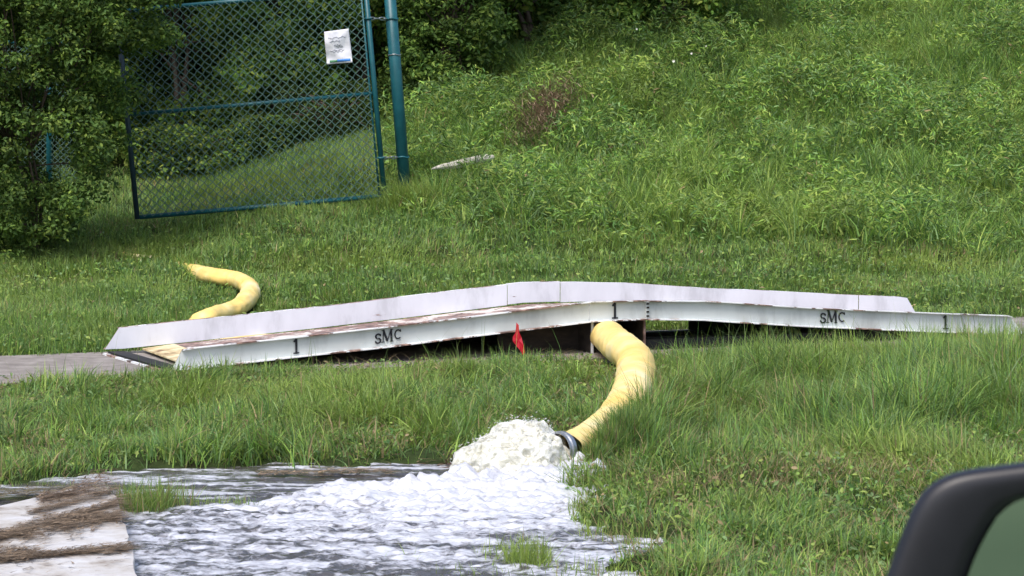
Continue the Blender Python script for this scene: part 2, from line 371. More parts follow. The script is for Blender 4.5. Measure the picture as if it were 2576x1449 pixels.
# lettering
def strokes(kind):
    P = []
    def seg(p, q, w): P.append(([p, q], w))
    def arc(cx, cy, rx, ry, a0, a1, w, n=12): P.append(([(cx + rx * math.cos(math.radians(a0 + (a1 - a0) * i / n)), cy + ry * math.sin(math.radians(a0 + (a1 - a0) * i / n))) for i in range(n + 1)], w))
    if kind == '1':
        seg((0, 0), (0, 1), .15); seg((0, 1), (-.17, .84), .12); seg((-.2, .04), (.2, .04), .09)
    if kind == 's':
        arc(.02, .52, .19, .17, 20, 250, .11); arc(.0, .19, .21, .18, 80, -160, .12); seg((.2, .52), (.2, .68), .06); seg((-.2, .05), (-.2, .2), .06)
    if kind == 'M':
        seg((-.36, 0), (-.32, 1), .07); seg((-.32, 1), (0, .08), .16); seg((0, .08), (.33, 1), .07); seg((.33, 1), (.37, 0), .16)
        for a in (-.36, .37): seg((a - .13, .03), (a + .13, .03), .06)
        seg((-.46, .97), (-.27, .97), .06); seg((.28, .97), (.5, .97), .06)
    if kind == 'c':
        arc(0, .42, .30, .38, 50, 310, .11, 18); seg((.23, .62), (.23, .82), .07)
    return P
def letter(ch, s, z, h, parent, aspect=1.0):
    b = MB(); ds = 0.01; sl = (zb(s + .05) - zb(s - .05)) / .1
    for pts, wd in strokes(ch):
        wd = wd * h
        for i in range(len(pts) - 1):
            a = np.array(pts[i]) * h; c = np.array(pts[i + 1]) * h; d = c - a; l = np.linalg.norm(d); d /= l; n_ = np.array([-d[1], d[0]]) * wd / 2
            quad = [a - n_ - d * wd * .12, c - n_ + d * wd * .12, c + n_ + d * wd * .12, a + n_ - d * wd * .12]
            lift = 0.0002 * (len(b.f) % 7)
            V = []
            for tt in (-0.0165 - lift, -0.0125):
                for (x, y) in quad: V.append(sp(s + x * aspect, tt, zb(s) + z + y + x * sl))
            b.add(V, [(0, 1, 2, 3), (7, 6, 5, 4), (0, 4, 5, 1), (1, 5, 6, 2), (2, 6, 7, 3), (3, 7, 4, 0)])
    return b.build('painted_letter' if ch != '1' else 'painted_numeral', M['ink'], parent)
def s_at(U, V=860):
    r = ray(U, V); n = RN; t = np.dot(P0 - CAMP, n) / np.dot(r, n); return float(np.dot(CAMP + t * r - P0, RD))
letter('1', s_at(744), .030, .112, nb1); letter('1', s_at(1545), .022, .125, nb2); letter('1', s_at(2376), .028, .115, nb3)
for uc, par in ((975, nb1), (2092, nb3)):
    k = 1.0 if par is nb1 else 1.08
    letter('s', s_at(uc) - .085 * k, .040, .105 * k, par); letter('M', s_at(uc) - .008, .042, .098 * k, par); letter('c', s_at(uc) + .083 * k, .055, .090 * k, par)

# ------------------------------------------------------------------ yellow hose
hm = mottled('yellow hose fabric', [(0.32, (0.80, 0.55, 0.14)), (0.5, (0.86, 0.66, 0.25)), (0.66, (0.87, 0.77, 0.48))], 1.7, rough=0.45, bump=0.35, bdist=0.006, bscale=24)
def crom(P, n=12):
    P = [np.array(p, float) for p in P]; P = [2 * P[0] - P[1]] + P + [2 * P[-1] - P[-2]]; out = []
    for i in range(1, len(P) - 2):
        for k in range(n):
            t = k / n; out.append(0.5 * ((2 * P[i]) + (-P[i - 1] + P[i + 1]) * t + (2 * P[i - 1] - 5 * P[i] + 4 * P[i + 1] - P[i + 2]) * t * t + (-P[i - 1] + 3 * P[i] - 3 * P[i + 1] + P[i + 2]) * t ** 3))
    out.append(P[-2]); return out
OUT = gz(1422, 1132, .085)
hp = [gz(255, 640, .14), gz(340, 655, .12), gz(420, 664, .12), gz(500, 683, .13), gz(575, 698, .14), gz(618, 716, .15), gz(628, 745, .15), gz(600, 772, .13), gz(555, 790, .12),
      gz(500, 803, .10)]
# from the bank down, behind the far beam, then through the box
hp_bank = []
for (u, v) in [(200, 640), (275, 650), (345, 658), (410, 666), (470, 682), (530, 694), (600, 706), (630, 730), (614, 762), (575, 784), (520, 800), (497, 822)]:
    off = 0.11 - 0.20 * float(sstep(530, 450, u)) + (.06 if u == 345 else 0)
    lo, hi = 20.0, 34.0                                   # march to the ground
    for _ in range(30):
        mY = (lo + hi) / 2; p = gy(u, v, mY)
        if p[2] > T(p[0], p[1]) + off: lo = mY
        else: hi = mY
    p = gy(u, v, lo); hp_bank.append(np.array([p[0], p[1], T(p[0], p[1]) + off]))
hp_back = [sp(1.05, WR + .33, .03), sp(1.5, WR + .26, .01), sp(2.2, WR + .24, 0.02), sp(2.9, WR + .30, .05), sp(3.4, WR + .2, .10), sp(3.72, WR - .15, .12)]
hp_front = [sp(3.78, .9, .13), sp(3.76, .35, .14), gz(1556, 872, .16), gz(1596, 905, .15), gz(1598, 948, .14), gz(1586, 992, .12), gz(1550, 1040, .10), gz(1502, 1086, .085), gz(1460, 1114, .08), OUT]
path = crom(hp_bank + hp_back + hp_front, 10)
# resample evenly and build with wrinkles at the bends
path = np.array(path); dl = np.r_[0, np.cumsum(np.linalg.norm(np.diff(path, axis=0), axis=1))]
n = int(dl[-1] / 0.03); tt = np.linspace(0, dl[-1], n); path = np.stack([np.interp(tt, dl, path[:, k]) for k in range(3)], 1)
for _ in range(2): path[1:-1] = (path[:-2] + 2 * path[1:-1] + path[2:]) / 4
tan = np.gradient(path, axis=0); tan /= np.linalg.norm(tan, axis=1)[:, None]
creases = []
for (u_, v_, a_) in ((1560, 892, 1.0), (1590, 930, .6), (1585, 985, .5), (628, 735, 1.1), (612, 752, .8), (585, 778, .6)):
    uu = np.array([UV(*p_) for p_ in path]); creases.append((tt[int(np.argmin(np.hypot(uu[:, 0] - u_, uu[:, 1] - v_)))], a_, (u_ * 7) % 5))
tA, tB = [tt[int(np.argmin(np.hypot(uu[:, 0] - a_, uu[:, 1] - b_)))] for a_, b_ in ((470, 680), (610, 708))]
NS = 40; V = []; curv = np.gradient(tan, axis=0) / (tt[1] - tt[0])
for _ in range(10): curv[1:-1] = (curv[:-2] + 2 * curv[1:-1] + curv[2:]) / 4
for i in range(n):
    a = np.cross(tan[i], (0, 0, 1)); a /= np.linalg.norm(a); u = np.cross(a, tan[i])
    s_, t_ = st(path[i][0], path[i][1])
    r0 = 0.132 if s_ > 3 or t_ < 0 else 0.118
    if t_ > 0 and s_ < 3: r0 *= .42 + .58 * float(sstep(tA - .2, tB, tt[i]))
    if t_ < -3: r0 -= .034 * float(sstep(-3.2, -4.8, t_))
    if t_ > WR + 0.02 and s_ < 3.6 and s_ > .7: r0 = 0.142 - 0.055 * float(sstep(.7, 1.1, s_)) * float(sstep(3.6, 3.2, s_))
    kc = np.linalg.norm(curv[i]); cd = curv[i] / (kc + 1e-9)
    for k in range(NS):
        th = 2 * math.pi * k / NS; d = math.cos(th) * a + math.sin(th) * u
        inner = max(0.0, float(np.dot(d, cd)))
        fold = (math.sin(tt[i] * 62 + 1.6 * math.sin(tt[i] * 9)) * 0.5 - 0.4) * 0.016 * min(1.4, kc * 0.8) * (inner ** 1.3 + 0.15)
        wr_ = (noise(np.array([tt[i] * 9]), np.array([math.cos(th) * 2.2]), np.array([math.sin(th) * 2.2]), seed=3)[0] - 0.5) * 0.014
        rr = r0 + fold + wr_
        for (t0_, a_, p_) in creases:
            e_ = tt[i] - t0_ - .035 * math.sin(th * 2 + p_); rr -= .017 * a_ * math.exp(-(e_ / .016) ** 2) * (.35 + inner) - .006 * a_ * math.exp(-((abs(e_) - .05) / .03) ** 2)
        dd = math.cos(th) * a * 1.05 + math.sin(th) * u * (0.90 if math.sin(th) < 0 else 0.97)
        V.append(path[i] + dd * rr)
V = np.array(V); q = np.array([(i * NS + k, i * NS + (k + 1) % NS, (i + 1) * NS + (k + 1) % NS, (i + 1) * NS + k) for i in range(n - 1) for k in range(NS)])
hose = empty('discharge_hose', tuple(OUT)); tag(hose, 'fat yellow discharge hose winding from the bank under the ramp to the gushing mouth', 'hose')
npmesh('hose_sleeve', V, q, hm, parent=hose, smooth=True)
OD = tan[-1].copy(); OD = OD + np.array([-0.8, -0.1, 0.05]); OD /= np.linalg.norm(OD)
b = MB(); a = np.cross(OD, (0, 0, 1)); a /= np.linalg.norm(a); u = np.cross(a, OD)
RING = OUT + OD * 0.03
prof = [(-.02, .138), (-.02, .152), (0.0, .152), (0.0, .160), (.014, .160), (.014, .150), (.035, .148), (.035, .138), (-.02, .134)]
nn = 40; Vv = []
for k in range(nn):
    th = 2 * math.pi * k / nn
    for (x, r) in prof: Vv.append(RING + OD * x + (math.cos(th) * a + math.sin(th) * u) * r * 0.72)
P = len(prof)
b.add(Vv, [(k * P + j, k * P + (j + 1) % P, ((k + 1) % nn) * P + (j + 1) % P, ((k + 1) % nn) * P + j) for k in range(nn) for j in range(P)])
b.build('coupling_ring', mat('wet steel', (0.45, 0.47, 0.50), 0.35, 0.9), hose, smooth=False)

# ------------------------------------------------------------------ water
def water_mats():
    m = mat('puddle water', (0.045, 0.038, 0.026), 0.07, spec=0.9); b = m.node_tree.nodes['Principled BSDF']
    at = N(m, 'ShaderNodeAttribute', attribute_name='foam'); g = N(m, 'ShaderNodeNewGeometry')
    mp = N(m, 'ShaderNodeMapping'); mp.inputs['Scale'].default_value = (0.62, 1.0, 1.0); L(m, g.outputs['Position'], mp.inputs[0])
    n = N(m, 'ShaderNodeTexNoise', i_Scale=19.0, i_Detail=7.0, i_Roughness=0.62, i_Distortion=0.6); L(m, mp.outputs[0], n.inputs['Vector'])
    ad = N(m, 'ShaderNodeMath', operation='ADD'); L(m, n.outputs[0], ad.inputs[0]); L(m, at.outputs['Fac'], ad.inputs[1])
    fac = ramp(m, ad.outputs[0], [(0.50, (0, 0, 0)), (0.66, (1, 1, 1))]); fac.color_ramp.interpolation = 'EASE'
    sc = N(m, 'ShaderNodeMath', operation='MULTIPLY'); sc.inputs[1].default_value = 0.5; L(m, ad.outputs[0], sc.inputs[0])
    fac = ramp(m, sc.outputs[0], [(0.45, (0, 0, 0)), (0.55, (1, 1, 1))])
    n2 = N(m, 'ShaderNodeTexNoise', i_Scale=30.0, i_Detail=8.0, i_Roughness=0.7); L(m, mp.outputs[0], n2.inputs['Vector'])
    fc = ramp(m, n2.outputs[0], [(0.3, (0.38, 0.39, 0.44)), (0.62, (0.64, 0.66, 0.73))])  # foam colour carries a slight blue tint of the sky
    mx = N(m, 'ShaderNodeMix', data_type='RGBA'); mx.inputs[6].default_value = (0.070, 0.064, 0.060, 1)
    L(m, fac.outputs[0], mx.inputs[0]); L(m, fc.outputs[0], mx.inputs[7]); L(m, mx.outputs[2], b.inputs['Base Color'])
    rr = N(m, 'ShaderNodeMapRange'); rr.inputs['To Min'].default_value = 0.07; rr.inputs['To Max'].default_value = 0.2; L(m, fac.outputs[0], rr.inputs[0]); L(m, rr.outputs[0], b.inputs['Roughness'])
    bp = N(m, 'ShaderNodeBump', i_Strength=0.25, i_Distance=0.02); L(m, n2.outputs[0], bp.inputs['Height']); L(m, bp.outputs[0], b.inputs['Normal'])
    return m
M['water'] = water_mats()
bx = np.arange(-5.2, 2.1, 0.014); by = np.arange(10.6, 18.6, 0.020)
X, Y = np.meshgrid(bx, by)
ox, oy = OUT[0] - 0.35, OUT[1] - 0.25
dd = np.hypot((X - ox) * 0.55, (Y - oy) * 1.0)
turb = np.exp(-(dd / 0.75) ** 2); mid = np.exp(-(dd / 1.35) ** 2)
wv = (fbm(X * 5, Y * 9, seed=21, o=4) - 0.5)
rid = 1 - np.abs(2 * fbm(X * 4.5 + wv * .8, Y * 11, seed=31, o=4) - 1)
Yb = np.clip(16.6 + 1.05 * (X + .43), 15.5, 16.95) + (fbm(X * 2, Y * 0, seed=19, o=2) - .5) * .5
calm = sstep(Yb, Yb + .3, Y); mid = mid * (1 - calm); turb = turb * (1 - calm)
cf = 1 - .62 * calm; strk = fbm(X * 1.6, Y * 17, seed=23, o=3) - .5
Z = WZ + wv * (0.030 * cf + 0.075 * mid + 0.10 * turb) + (rid - 0.75) * (0.025 * cf + 0.07 * mid + .06 * turb) + 0.05 * turb + strk * .022 * calm
Z += (fbm(X * 22 + wv * 2, Y * 34, seed=41, o=3) - 0.5) * (0.022 * cf + 0.040 * mid)
# foam: heavy by the mouth, streaks drifting left and toward the viewer, calm behind
flow = np.exp(-((Y - (oy - 0.75 - 0.18 * (ox - X))) / 1.1) ** 2) * sstep(1.7, 0.3, X)
foam = 0.485 + .05 * calm + .45 * (fbm(X * 2.4 + wv, Y * 8, seed=52, o=3) - .5) * (1 - .7 * turb) + .9 * strk * calm + 0.13 * mid + 0.22 * turb + 0.05 * flow - 0.17 * calm * (1 - mid) + 0.30 * (fbm(X * 1.1, Y * 4.5, seed=51, o=3) - 0.5) + 1.3 * (Z - WZ)
foam -= 0.25 * sstep(-3.0, -3.6, X) * sstep(15.5, 15.9, Y)
nxw, nyw = len(bx), len(by)
keep = (terrain(X, Y) < Z + 0.06) & (polydist(X, Y, PUD) < .16)
q = (np.arange(nyw - 1)[:, None] * nxw + np.arange(nxw - 1)[None, :])
kq = keep[:-1, :-1] | keep[1:, 1:] | keep[1:, :-1] | keep[:-1, 1:]
q = q[kq]
Fq = np.stack([q, q + 1, q + nxw + 1, q + nxw], 1); used = np.unique(Fq); remap = np.zeros(nxw * nyw, np.int64); remap[used] = np.arange(len(used))
wt = npmesh('water', np.stack([X.ravel(), Y.ravel(), Z.ravel()], 1)[used], remap[Fq], M['water'], smooth=True, attrs={'foam': foam.ravel()[used]})
tag(wt, 'churning foamy puddle flooding the low verge below the hose', kind='structure')

# the gush itself: a lumpy mound of froth leaping from the mouth
def froth_mat():
    m = mat('froth', (0.7, 0.68, 0.6), 0.14, spec=0.7); b = m.node_tree.nodes['Principled BSDF']; g = N(m, 'ShaderNodeNewGeometry')
    n = N(m, 'ShaderNodeTexNoise', i_Scale=16.0, i_Detail=7.0, i_Roughness=0.65, i_Distortion=1.2); L(m, g.outputs['Position'], n.inputs['Vector'])
    r = ramp(m, n.outputs[0], [(0.34, (0.38, 0.37, 0.29)), (0.50, (0.58, 0.58, 0.51)), (0.64, (0.72, 0.73, 0.71))]); L(m, r.outputs[0], b.inputs['Base Color'])  # darker grey-green noise puts shading into the froth colour
    n2 = N(m, 'ShaderNodeTexNoise', i_Scale=45.0, i_Detail=6.0, i_Distortion=1.5); L(m, g.outputs['Position'], n2.inputs['Vector'])
    bp = N(m, 'ShaderNodeBump', i_Strength=0.5, i_Distance=0.010); L(m, n2.outputs[0], bp.inputs['Height']); L(m, bp.outputs[0], b.inputs['Normal'])
    b.inputs['Subsurface Weight'].default_value = 0.85; b.inputs['Subsurface Radius'].default_value = (.05, .05, .045); b.inputs['Subsurface Scale'].default_value = 1.0
    return m
M['froth'] = froth_mat()
gush = empty('water_gush', tuple(gz(1310, 1190, WZ))); tag(gush, 'creamy white burst of frothing water leaping from the hose mouth', 'water burst')
cen = gz(1314, 1184, WZ)
na, nb_ = 420, 170
al = np.linspace(0, 2 * math.pi, na, endpoint=False); be = np.linspace(-0.2, math.pi / 2, nb_)
A, B = np.meshgrid(al, be); dx, dy, dz = np.cos(A) * np.cos(B), np.sin(A) * np.cos(B), np.sin(B)
rx = np.where(dx > 0, 0.27, 0.42); ry = 0.30; rz = 0.275
R = 1 / ((np.abs(dx) / rx) ** 2.3 + (np.abs(dy) / ry) ** 2.3 + (np.abs(dz) / rz) ** 2.3) ** (1 / 2.3)
px, py, pz = dx * R, dy * R, dz * R
pxs = px + 0.06 * pz / 0.3
wx = (fbm(px * 9, py * 9, pz * 9, o=2, seed=91) - .5) * .10; wy = (fbm(px * 9, py * 9, pz * 9, o=2, seed=92) - .5) * .10
def rdg(s, sd): return 1 - np.abs(2 * fbm((px + wx) * s * .7, py * s, (pz + wy) * s, o=2, seed=sd) - 1)
disp = (rdg(5, 61) - 0.8) * 0.10 + (rdg(13, 62) - 0.8) * 0.034 + (rdg(26, 64) - 0.8) * 0.014 + (fbm(px * 50, py * 70, pz * 70, seed=65, o=2) - .5) * .008
px, py, pz = pxs + dx * disp, py + dy * disp, pz + dz * disp
Vg = np.stack([px.ravel() + cen[0], py.ravel() + cen[1], pz.ravel() + cen[2]], 1)
q = np.array([(j * na + i, j * na + (i + 1) % na, (j + 1) * na + (i + 1) % na, (j + 1) * na + i) for j in range(nb_ - 1) for i in range(na)])
def blobs(n, pts, rad, ax):                               # many small drops stretched along ax
    d = RNG.normal(size=(n, 6)) * 0.22 + 1
    r1 = np.cross(ax, np.array([0, 0, 1.0])); r1 /= np.linalg.norm(r1, axis=1)[:, None] + 1e-9; r2 = np.cross(ax, r1)
    D6 = np.stack([ax * 2.2, -ax * 2.2, r1, -r1, r2, -r2], 1)
    V = pts[:, None, :] + D6 * (rad[:, None] * d)[:, :, None]
    f = np.array([(0, 2, 4), (2, 1, 4), (1, 3, 4), (3, 0, 4), (2, 0, 5), (1, 2, 5), (3, 1, 5), (0, 3, 5)])
    return V.reshape(-1, 3), (np.arange(n)[:, None, None] * 6 + f[None]).reshape(-1, 3)
n = 1000; ks = RNG.integers(na * 12, len(Vg), n); pts = Vg[ks] + RNG.normal(0, .008, (n, 3)) + (Vg[ks] - cen) * RNG.uniform(0, .16, n)[:, None] * RNG.random(n)[:, None]
pts = pts[(pts[:, 0] < RING[0] - .05) | (pts[:, 2] < .1)]; n = len(pts)
ax = np.stack([-1 + RNG.normal(0, .5, n), RNG.normal(-.2, .5, n), -.35 + RNG.normal(0, .5, n)], 1); ax /= np.linalg.norm(ax, axis=1)[:, None]
Vd, Fd = blobs(n, pts, RNG.uniform(.0012, .0038, n), ax)
npmesh('froth_mound', np.concatenate([Vg, Vd]), [q, Fd + len(Vg)], M['froth'], parent=gush, smooth=True)

# ------------------------------------------------------------------ concrete apron and blocks
slab_px = [(-420, 1300), (0, 1272), (150, 1236), (272, 1208), (312, 1310), (352, 1452), (420, 1650), (-420, 1650)]
SLAB = [tuple(gz(u, v, 0.05)[:2]) for u, v in slab_px]
b = MB(); n = len(SLAB)
P2 = []
for i in range(n):
    a_, c_ = np.array(SLAB[i]), np.array(SLAB[(i + 1) % n]); k = max(1, int(np.linalg.norm(c_ - a_) / 0.12))
    for j in range(k):
        p = a_ + (c_ - a_) * j / k; jit = (noise(np.array([p[0] * 6]), np.array([p[1] * 6]), seed=8)[0] - .5) * .035; P2.append((p[0] + jit, p[1] + jit))
n = len(P2); cx_, cy_ = np.mean([p[0] for p in P2]), np.mean([p[1] for p in P2])
ring = lambda z, sh: [((p[0] - cx_) * sh + cx_, (p[1] - cy_) * sh + cy_, z) for p in P2]
r1, r2, r3 = ring(-0.3, 1.0), ring(0.035, 1.0), ring(0.05, 0.992)
b.add(r1 + r2 + r3, [(i, (i + 1) % n, n + (i + 1) % n, n + i) for i in range(n)] + [(n + i, n + (i + 1) % n, 2 * n + (i + 1) % n, 2 * n + i) for i in range(n)] + [tuple(2 * n + i for i in range(n))])
o = b.build('concrete_apron', M['conc']); tag(o, 'pale broken concrete slab at the water edge strewn with brown straw', 'concrete slab')

# ------------------------------------------------------------------ vegetation builders
GREENS = np.array([(0.130, 0.235, 0.050), (0.175, 0.290, 0.055), (0.075, 0.160, 0.042), (0.240, 0.315, 0.075), (0.155, 0.245, 0.095)])
DRY = np.array([0.34, 0.26, 0.14])
def blades(base, ln, wd, lean, az, col, seg=2, curl=1.0, flat=1.0):
    """base (n,3), length, width, lean (horizontal reach per length), azimuth of the lean"""
    n = len(base); dirx, diry = np.cos(az), np.sin(az); fa = az + math.pi / 2 + RNG.normal(0, 0.5, n); sx, sy = np.cos(fa), np.sin(fa)
    V = np.zeros((n, 2 * seg + 1, 3)); 
    for k in range(seg + 1):
        f = k / seg; hz = ln * flat * (f - 0.35 * curl * lean * f * f); hr = ln * lean * f ** 1.7
        c = base + np.stack([dirx * hr, diry * hr, hz], 1); w_ = wd * (1 - f ** 1.6) * 0.5
        if k < seg:
            V[:, 2 * k] = c - np.stack([sx * w_, sy * w_, 0 * w_], 1); V[:, 2 * k + 1] = c + np.stack([sx * w_, sy * w_, 0 * w_], 1)
        else: V[:, 2 * seg] = c
    o = np.arange(n)[:, None] * (2 * seg + 1)
    quads = np.concatenate([o + np.array([[2 * k, 2 * k + 1, 2 * k + 3, 2 * k + 2]]) for k in range(seg - 1)]) if seg > 1 else np.zeros((0, 4), int)
    tris = o + np.array([[2 * seg - 2, 2 * seg - 1, 2 * seg]])
    return V.reshape(-1, 3), quads, tris, np.repeat(col, 2 * seg + 1, 0)
def leaves(pos, nrm, ln, wd, col, az=None):
    n = len(pos); r = RNG.normal(size=(n, 3)); t = r - nrm * (r * nrm).sum(1)[:, None]; t /= np.linalg.norm(t, axis=1)[:, None] + 1e-9
    s = np.cross(nrm, t); V = np.zeros((n, 6, 3)); L_ = ln[:, None]; W_ = wd[:, None]
    V[:, 0] = pos - t * L_ * .5; V[:, 1] = pos - t * L_ * .12 + s * W_ * .5 + nrm * W_ * .18; V[:, 2] = pos + t * L_ * .22 + s * W_ * .38 + nrm * W_ * .1
    V[:, 3] = pos + t * L_ * .5 - nrm * L_ * .12; V[:, 4] = pos + t * L_ * .22 - s * W_ * .38 + nrm * W_ * .1; V[:, 5] = pos - t * L_ * .12 - s * W_ * .5 + nrm * W_ * .18
    o = np.arange(n)[:, None] * 6
    return V.reshape(-1, 3), np.concatenate([o + [[0, 1, 2, 3]], o + [[0, 3, 4, 5]]]), None, np.repeat(col, 6, 0)
class Veg:
    def __init__(s): s.V = []; s.Q = []; s.T = []; s.C = []; s.n = 0
    def add(s, r):
        V, Q, Tt, C = r; s.V.append(V); s.C.append(C)
        if Q is not None and len(Q): s.Q.append(Q + s.n)
        if Tt is not None and len(Tt): s.T.append(Tt + s.n)
        s.n += len(V)
    def build(s, name, m, parent=None):
        Fc = []
        if s.Q: Fc.append(np.concatenate(s.Q))
        if s.T: Fc.append(np.concatenate(s.T))
        return npmesh(name, np.concatenate(s.V), Fc, m, col=np.concatenate(s.C), parent=parent)
def scatter(y0, y1, dens, margin=1.12, pad=0.5):
    xm = y1 * 0.1764 * margin + pad; n = int((y1 - y0) * 2 * xm * dens)
    x = RNG.uniform(-xm, xm, n); y = RNG.uniform(y0, y1, n); k = np.abs(x) < y * 0.1764 * margin + pad
    return x[k], y[k]
def tints(n, x, y, dry=0.05, yel=0.0, seed=0, dark=0.0):
    k = RNG.integers(0, len(GREENS), n); c = GREENS[k] * 1.1 * RNG.uniform(0.6, 1.35, n)[:, None]
    p = fbm(x * 0.9, y * 0.6, seed=70 + seed, o=3); yy = np.clip((p - 0.5) * 3 + yel, 0, 1)[:, None]
    c = c * (1 - yy * 0.5) + np.array([0.27, 0.34, 0.065]) * yy * 0.5
    p2 = fbm(x * 1.7 + 9, y * 1.3, seed=80 + seed, o=3); dprob = dry * (0.3 + 2.2 * sstep(0.5, 0.75, p2))
    d = RNG.random(n) < dprob; c[d] = DRY * RNG.uniform(0.5, 1.25, (d.sum(), 1))
    return c * (1 - dark)
def in_any(x, y, polys):
    r = np.zeros(len(x), bool)
    for p in polys: r |= inpoly(x, y, p)
    return r

# ---- near verge between the path and the water, and the foreground right
veg = Veg()
def tufts(y0, y1, dens, per, fl, wd, lean, seg, dry=.06, yel=0., seed=0, keepf=None, spread=.035):
    cx, cy = scatter(y0, y1, dens)
    cnt = per; x = np.repeat(cx, cnt); y = np.repeat(cy, cnt)
    a = RNG.uniform(0, 2 * math.pi, len(x)); r = np.abs(RNG.normal(0, spread, len(x))); x = x + np.cos(a) * r; y = y + np.sin(a) * r
    th = np.repeat(RNG.uniform(0.7, 1.3, len(cx)), cnt)
    k = keepf(x, y); x, y, a, th = x[k], y[k], a[k], th[k]
    n = len(x); z = terrain(x, y); ln = fl(x, y) * th * RNG.uniform(0.55, 1.25, n)
    wa = fbm(x * .8, y * .8, seed=90, o=2) * 12.0
    az = np.where(RNG.random(n) < .55, a, wa) + RNG.normal(0, .5, n)
    lz = np.clip(np.abs(RNG.normal(lean, lean * .6, n)) * np.repeat(RNG.uniform(.5, 1.6, len(cx)), cnt)[k], 0.02, 1.3)
    tc = np.repeat(RNG.uniform(.68, 1.32, len(cx)), cnt)[k][:, None]
    veg.add(blades(np.stack([x, y, z - .01], 1), ln, RNG.uniform(*wd, n), lz, az, tints(n, x, y, dry, yel, seed) * tc, seg))
def offwalk(x, y, soft=0.0):
    s, t = st(x, y); e = (fbm(x * 4, y * 4, seed=33, o=2) - .5) * .22
    return (t < -0.10 + e) & ~((s < -0.3) & (t > -0.35 + e)) | (t > 1.62 + e * .6)
def near_keep(x, y):
    d = polydist(x, y, PUD) + (fbm(x * 3.1, y * 3.1, seed=5, o=3) - 0.5) * 0.35
    s, t = st(x, y)
    pr = sstep(-0.10, 0.10, d); pr = np.maximum(pr, 0)
    u, v = UV(x, y, 0 * x)
    thin = 1.0
    bare = sstep(1.0, .4, np.hypot((u - 1500) / 50, (v - 1180) / 22)) * .7 + sstep(1.0, .5, np.hypot((u - 1100) / 120, (v - 1140) / 22)) * .9
    return (RNG.random(len(x)) < pr * thin * (1 - bare)) & offwalk(x, y) & ~inpoly(x, y, SLAB)
def hosefar(x, y):                                        # distance to the hose line, so nothing grows through it
    P = path[::6]; d = np.full(len(x), 9.0)
    for p in P: d = np.minimum(d, np.hypot(x - p[0], y - p[1]))
    return d
def len_near(x, y):
    u, v = UV(x, y, 0 * x); s, t = st(x, y)
    h = 0.075 + 0.16 * sstep(.3, .75, fbm(x * 2.2, y * 1.8, seed=44, o=3))
    tall = sstep(1560, 1800, u) * sstep(1130, 1060, v) * sstep(-.5, -2.4, t)
    h = h * (1 + .75 * tall)
    h = h * (1 - 0.5 * sstep(-1.3, -.2, t)) * (1 - .45 * sstep(5.6, 6.6, s) * sstep(-1.8, -.5, t))
    h = h * np.where((u > 1450) & (v > 1170), 0.85, 1)
    h = h * (1 + 1.0 * sstep(1.0, .4, np.hypot((u - 1610) / 130, (v - 1105) / 60)))
    h = h * (1 + .5 * sstep(1.0, .3, np.hypot((u - 1500) / 60, (v - 1140) / 30)))
    return h
def nk(x, y):
    k = near_keep(x, y); i = np.where(k)[0]; k[i] &= hosefar(x[i], y[i]) > 0.13; return k
tufts(11.8, 22.6, 260, 10, len_near, (.005, .0130), .78, 3, .07, .18, 1, nk)
def k2(x, y):
    s, t = st(x, y); return (t < -0.08) & nk(x, y)
tufts(22.6, 26.5, 230, 10, len_near, (.005, .011), .55, 3, .07, .05, 2, k2)
# the rank clump hiding the lower side of the hose
def clump(U, V, sx, sy, n, l0, l1, lean=.5):
    c = gz(U, V, 0); x = c[0] + RNG.normal(0, sx, n); y = c[1] + RNG.normal(0, sy, n); k = hosefar(x, y) > .135; x, y = x[k], y[k]; n = len(x)
    veg.add(blades(np.stack([x, y, terrain(x, y) - .01], 1), RNG.uniform(l0, l1, n), RNG.uniform(.005, .012, n), np.abs(RNG.normal(lean, .3, n)), RNG.uniform(0, 6.283, n), tints(n, x, y, .05, -.1, 12) * .85, 4))
clump(1640, 1068, .10, .22, 700, .16, .34); clump(1590, 1105, .11, .2, 900, .18, .36); clump(1540, 1128, .08, .16, 650, .15, .30); clump(1495, 1150, .06, .12, 380, .10, .22); clump(1660, 1120, .14, .2, 600, .12, .26)
clump(1590, 1126, .05, .07, 800, .24, .36, .35); clump(1560, 1144, .045, .07, 900, .24, .36, .3); clump(1528, 1160, .04, .06, 700, .18, .29, .3); clump(1498, 1174, .03, .05, 450, .11, .19, .35); clump(1520, 1120, .07, .10, 420, .14, .26); clump(1475, 1148, .05, .10, 260, .08, .17)
# low broad weeds and fallen thatch in the near verge
x, y = scatter(12, 26, 240); k = nk(x, y); s, t = st(x, y); k &= t < 0; x, y = x[k], y[k]; n = len(x)
nr = RNG.normal(size=(n, 3)) * .5 + [0, -.2, 1]; nr /= np.linalg.norm(nr, axis=1)[:, None]
veg.add(leaves(np.stack([x, y, terrain(x, y) + RNG.uniform(.01, .09, n)], 1), nr, RNG.uniform(.02, .05, n), RNG.uniform(.012, .026, n), tints(n, x, y, .05, 0, 3)))
x, y = scatter(12, 26, 190); k = nk(x, y); s, t = st(x, y); k &= t < -.05; x, y = x[k], y[k]; n = len(x)
veg.add(blades(np.stack([x, y, terrain(x, y) + .01], 1), RNG.uniform(.08, .2, n), RNG.uniform(.003, .006, n), RNG.uniform(.9, 1.3, n), RNG.uniform(0, 6.3, n), DRY * RNG.uniform(.35, 1.1, (n, 1)), 2))
